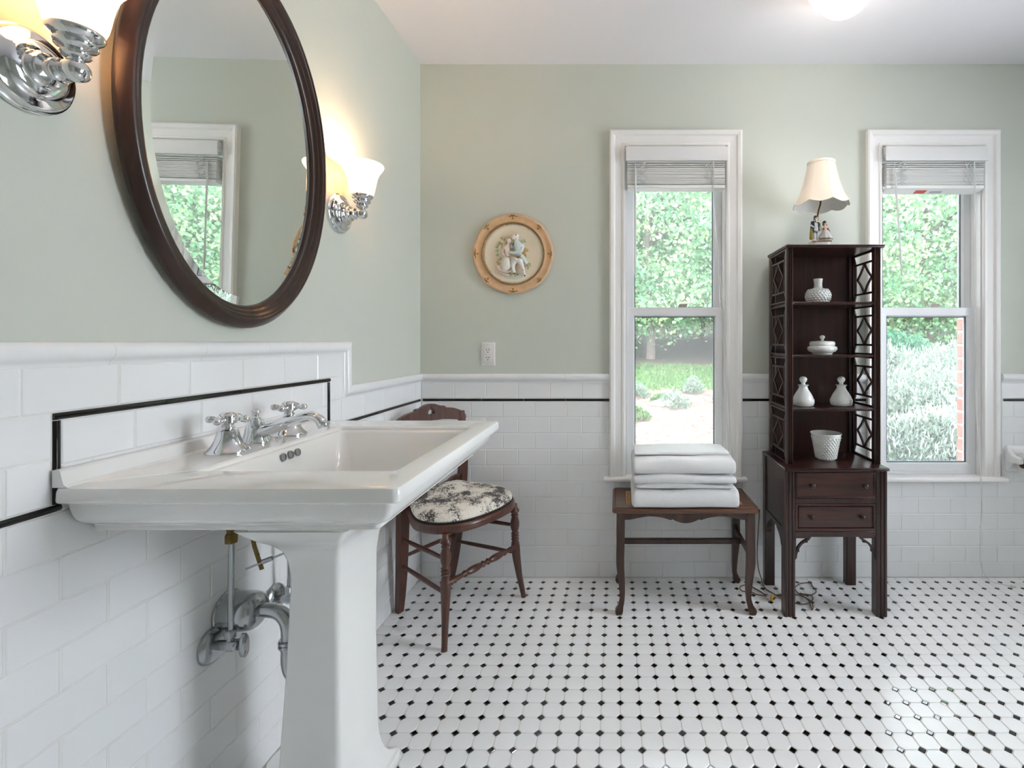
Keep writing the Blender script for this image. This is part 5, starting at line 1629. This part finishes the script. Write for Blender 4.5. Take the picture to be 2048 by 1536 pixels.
def quads(name, centers, size, m, parent, upbias=0.0, ratio=1.0, fold=True):
    """one mesh of diamond leaves"""
    n = len(centers)
    c = np.asarray(centers)
    d = NP.normal(size=(n, 3)); d[:, 2] += upbias
    d /= np.linalg.norm(d, axis=1)[:, None]
    e = NP.normal(size=(n, 3))
    e -= (e * d).sum(1)[:, None] * d
    e /= np.linalg.norm(e, axis=1)[:, None]
    nn = np.cross(d, e)
    s = size * NP.uniform(.65, 1.35, n)[:, None]
    v = np.stack([c - d * s * .55, c + e * s * .42 * ratio + nn * s * .10, c + d * s * .6, c - e * s * .42 * ratio + nn * s * .10], 1).reshape(-1, 3)
    off = np.array(wloc(parent)) if parent is not None else 0
    v = v - off
    f = np.arange(4 * n).reshape(n, 4)
    me = bpy.data.meshes.new(name)
    tri = np.concatenate([f[:, [0, 1, 2]], f[:, [0, 2, 3]]])
    me.vertices.add(4 * n); me.vertices.foreach_set('co', v.ravel())
    me.loops.add(6 * n); me.loops.foreach_set('vertex_index', tri.ravel())
    me.polygons.add(2 * n); me.polygons.foreach_set('loop_start', np.arange(0, 6 * n, 3)); me.polygons.foreach_set('loop_total', np.full(2 * n, 3))
    me.update(calc_edges=True); me.validate()
    me.materials.append(m)
    o = bpy.data.objects.new(name, me)
    if parent is not None: o.parent = parent
    o['kind'] = 'stuff'
    COL.objects.link(o)
    return o
def tree(x, y, h, rx, rz, leaf, label, low=.25, n=22000, size=.085):
    g = gz(x, y)
    t = thing('tree', label, 'tree', (x, y, g), group='leafy trees beyond the lawn')
    p = smoothpath([(x, y, g - .15), (x + .03, y, g + .4), (x - .05, y + .04, g + h * .4), (x + .04, y, g + h * .7)], 4)
    k = len(p)
    mb = MB().tube(p, [.13 * (1 - .75 * i / k) + (.05 if i == 0 else 0) for i in range(k)], 10)
    for q in range(5):
        a = RND.uniform(0, 6.28)
        z0 = g + h * RND.uniform(.3, .55)
        mb.tube([(x, y, z0), (x + math.cos(a) * rx * .3, y + math.sin(a) * rx * .3, z0 + .5), (x + math.cos(a) * rx * .7, y + math.sin(a) * rx * .7, z0 + .9)], [.05, .035, .012], 6)
    build('trunk', mb, M['bark'], t, smooth=60)
    nc = 230
    th = NP.uniform(0, 2 * PI, nc); cz = NP.uniform(-1, 1, nc); rr_ = NP.uniform(.62, 1.0, nc)
    sx = np.sqrt(1 - cz ** 2)
    zc = g + low + rz
    cc = np.stack([x + rx * rr_ * sx * np.cos(th), y + rx * rr_ * sx * np.sin(th), zc + rz * rr_ * cz], 1)
    idx = NP.integers(0, nc, n)
    P = cc[idx] + NP.normal(size=(n, 3)) * np.array([.25, .25, .15]) * (rx / 1.8)
    gl = np.array([gz(float(a), float(b)) for a, b in P[:, :2]]) + .12
    P = P[P[:, 2] > np.maximum(gl, g + low * .8)]
    quads('foliage', P, size, leaf, t, upbias=.1)
LA_, LB_, LC_ = M['leaf_a'], M['leaf_b'], M['leaf_c']
tree(.75, 11.4, 6.6, 2.3, 3.0, LA_, 'broad green maple tree straight behind the left window', low=.28, n=30000, size=.082)
tree(3.9, 12.2, 6.4, 2.2, 3.0, LC_, 'bluish green tree between the two window views', low=.4)
tree(7.1, 11.2, 6.4, 2.3, 3.0, LB_, 'yellow-green tree seen through the right window', low=.3, n=30000, size=.082)
tree(11.6, 11.8, 6.4, 2.3, 3.1, LA_, 'green tree at the far right beyond the silver tree', low=.3, n=22000)
tree(8.95, 10.2, 4.6, 1.55, 2.1, M['laven'], 'smaller silvery grey-green tree right of the catmint bed', low=.3, n=22000)
tree(-2.8, 11.8, 6.2, 2.2, 3.0, LC_, 'bluish green tree at the left beyond the lawn', low=.4)
tree(14.2, 11.2, 6.2, 2.4, 3.0, LB_, 'yellow-green tree at the outer right of the garden', low=.3)
for i, (x, y, m) in enumerate([(-.6, 15.6, LC_), (2.6, 15.2, LB_), (5.6, 15.8, LA_), (9.0, 15.4, LC_), (12.6, 15.6, LA_), (16.6, 15.2, LC_), (-4.6, 15.4, LA_)]):
    tree(x, y, 7.6, 2.7, 3.6, m, 'tall tree in the back row, %s' % ['behind the left window maple', 'behind the gap between windows', 'left of the right window view', 'behind the right window tree', 'behind the far right tree', 'at the outer right end', 'at the outer left end'][i], low=.2, n=11000, size=.16)
# shrubs
def shrub(x, y, r, h, leaf, label, name='shrub', n=2600, size=.07, spikes=0, group=None, up=1.2):
    g = gz(x, y)
    t = thing(name, label, 'shrub', (x, y, g), group=group)
    u = NP.normal(size=(n, 3)); u /= np.linalg.norm(u, axis=1)[:, None]; u[:, 2] = np.abs(u[:, 2])
    k = NP.uniform(.45, 1, n) ** .6
    P = np.stack([x + u[:, 0] * r * k, y + u[:, 1] * r * k, g + .02 + u[:, 2] * h * k], 1)
    P[:, 2] += .06 * np.sin(P[:, 0] * 9) * np.cos(P[:, 1] * 7)
    quads('leaves', P, size, leaf, t, upbias=up, ratio=.45)
    if spikes:
        idx = NP.integers(0, n, spikes)
        S = P[idx] + np.array([0, 0, .05]) + NP.normal(size=(spikes, 3)) * .03
        quads('flower_spikes', S, size * 1.25, M['spike'], t, upbias=3.0, ratio=.28)
    mb = MB()
    for q in range(6):
        a = q * 1.05
        mb.tube([(x, y, g - .04), (x + math.cos(a) * r * .35, y + math.sin(a) * r * .35, g + h * .6)], [.012, .005], 5)
    build('stems', mb, M['bark'], t, smooth=60)
for x, y, r, h, lb in [(3.55, 5.6, .75, .72, 'feathery grey-green catmint clump nearest the window, left'), (4.35, 6.4, .85, .82, 'feathery grey-green catmint clump in the middle of the bed'), (3.15, 6.7, .7, .75, 'feathery grey-green catmint clump at the left of the bed'),
                       (5.15, 7.3, .9, .80, 'feathery grey-green catmint clump at the back of the bed'), (3.1, 4.75, .55, .45, 'low grey-green catmint clump near the brick wall'), (5.6, 6.2, .8, .7, 'feathery grey-green catmint clump at the right of the bed'),
                       (4.1, 7.7, .8, .72, 'feathery grey-green catmint clump before the lawn'), (6.7, 7.0, .9, .8, 'feathery catmint clump at the far right of the bed')]:
    shrub(x, y, r, h, M['laven'], lb, 'catmint_shrub', 9000, .055, 1500, 'catmint clumps in the right-hand bed')
shrub(3.42, 4.95, .34, .36, M['darkleaf'], 'small dark green shrub beside the brick at the right window', n=1800, size=.06)
shrub(4.95, 8.6, .65, .85, M['darkleaf'], 'dense dark green bush behind the catmint bed', n=3200, size=.09, up=.4)
for x, y, r, h, lb in [(.80, 6.75, .22, .24, 'small green seedling shrub in the mulch, largest one'), (.30, 7.3, .20, .20, 'small seedling shrub at the left of the mulch'), (1.15, 7.5, .17, .20, 'small seedling shrub near the lawn edge'), (.62, 7.0, .16, .10, 'low green weed beside the grey rock'), (1.45, 6.9, .12, .14, 'tiny seedling at the right of the mulch'), (.25, 6.2, .2, .10, 'low yellowish weed patch at the left of the mulch')]:
    shrub(x, y, r, h, M['laven'] if h > .12 else M['grass'], lb, 'seedling_shrub', 420, .05, 0, 'seedlings in the mulch bed', up=.8)
g = gz(.60, 6.75)
mb = MB()
for (dx, dy, r) in ((0, 0, .085), (.10, .02, .075), (-.07, .03, .06)):
    mb.ball((.60 + dx, 6.78 + dy, g + .03), r, 10, (1.2, .9, .75))
tag(build('garden_rock', mb, M['rock'], None, smooth=40, base=(.60, 6.78, g)), 'grey rock lying in the mulch beside a seedling', 'rock')
# lawn strip: uncountable blades
n = 16000
gx = NP.uniform(-5, 14, n); gy = NP.uniform(7.6, 10.1, n)
P = np.array([(a, b, gz(a, b) + .015) for a, b in zip(gx.tolist(), gy.tolist())])
lawn = quads('lawn_grass', P, .10, M['grass'], None, upbias=2.0, ratio=.3)
tag(lawn, 'strip of bright green grass below the trees', 'grass')
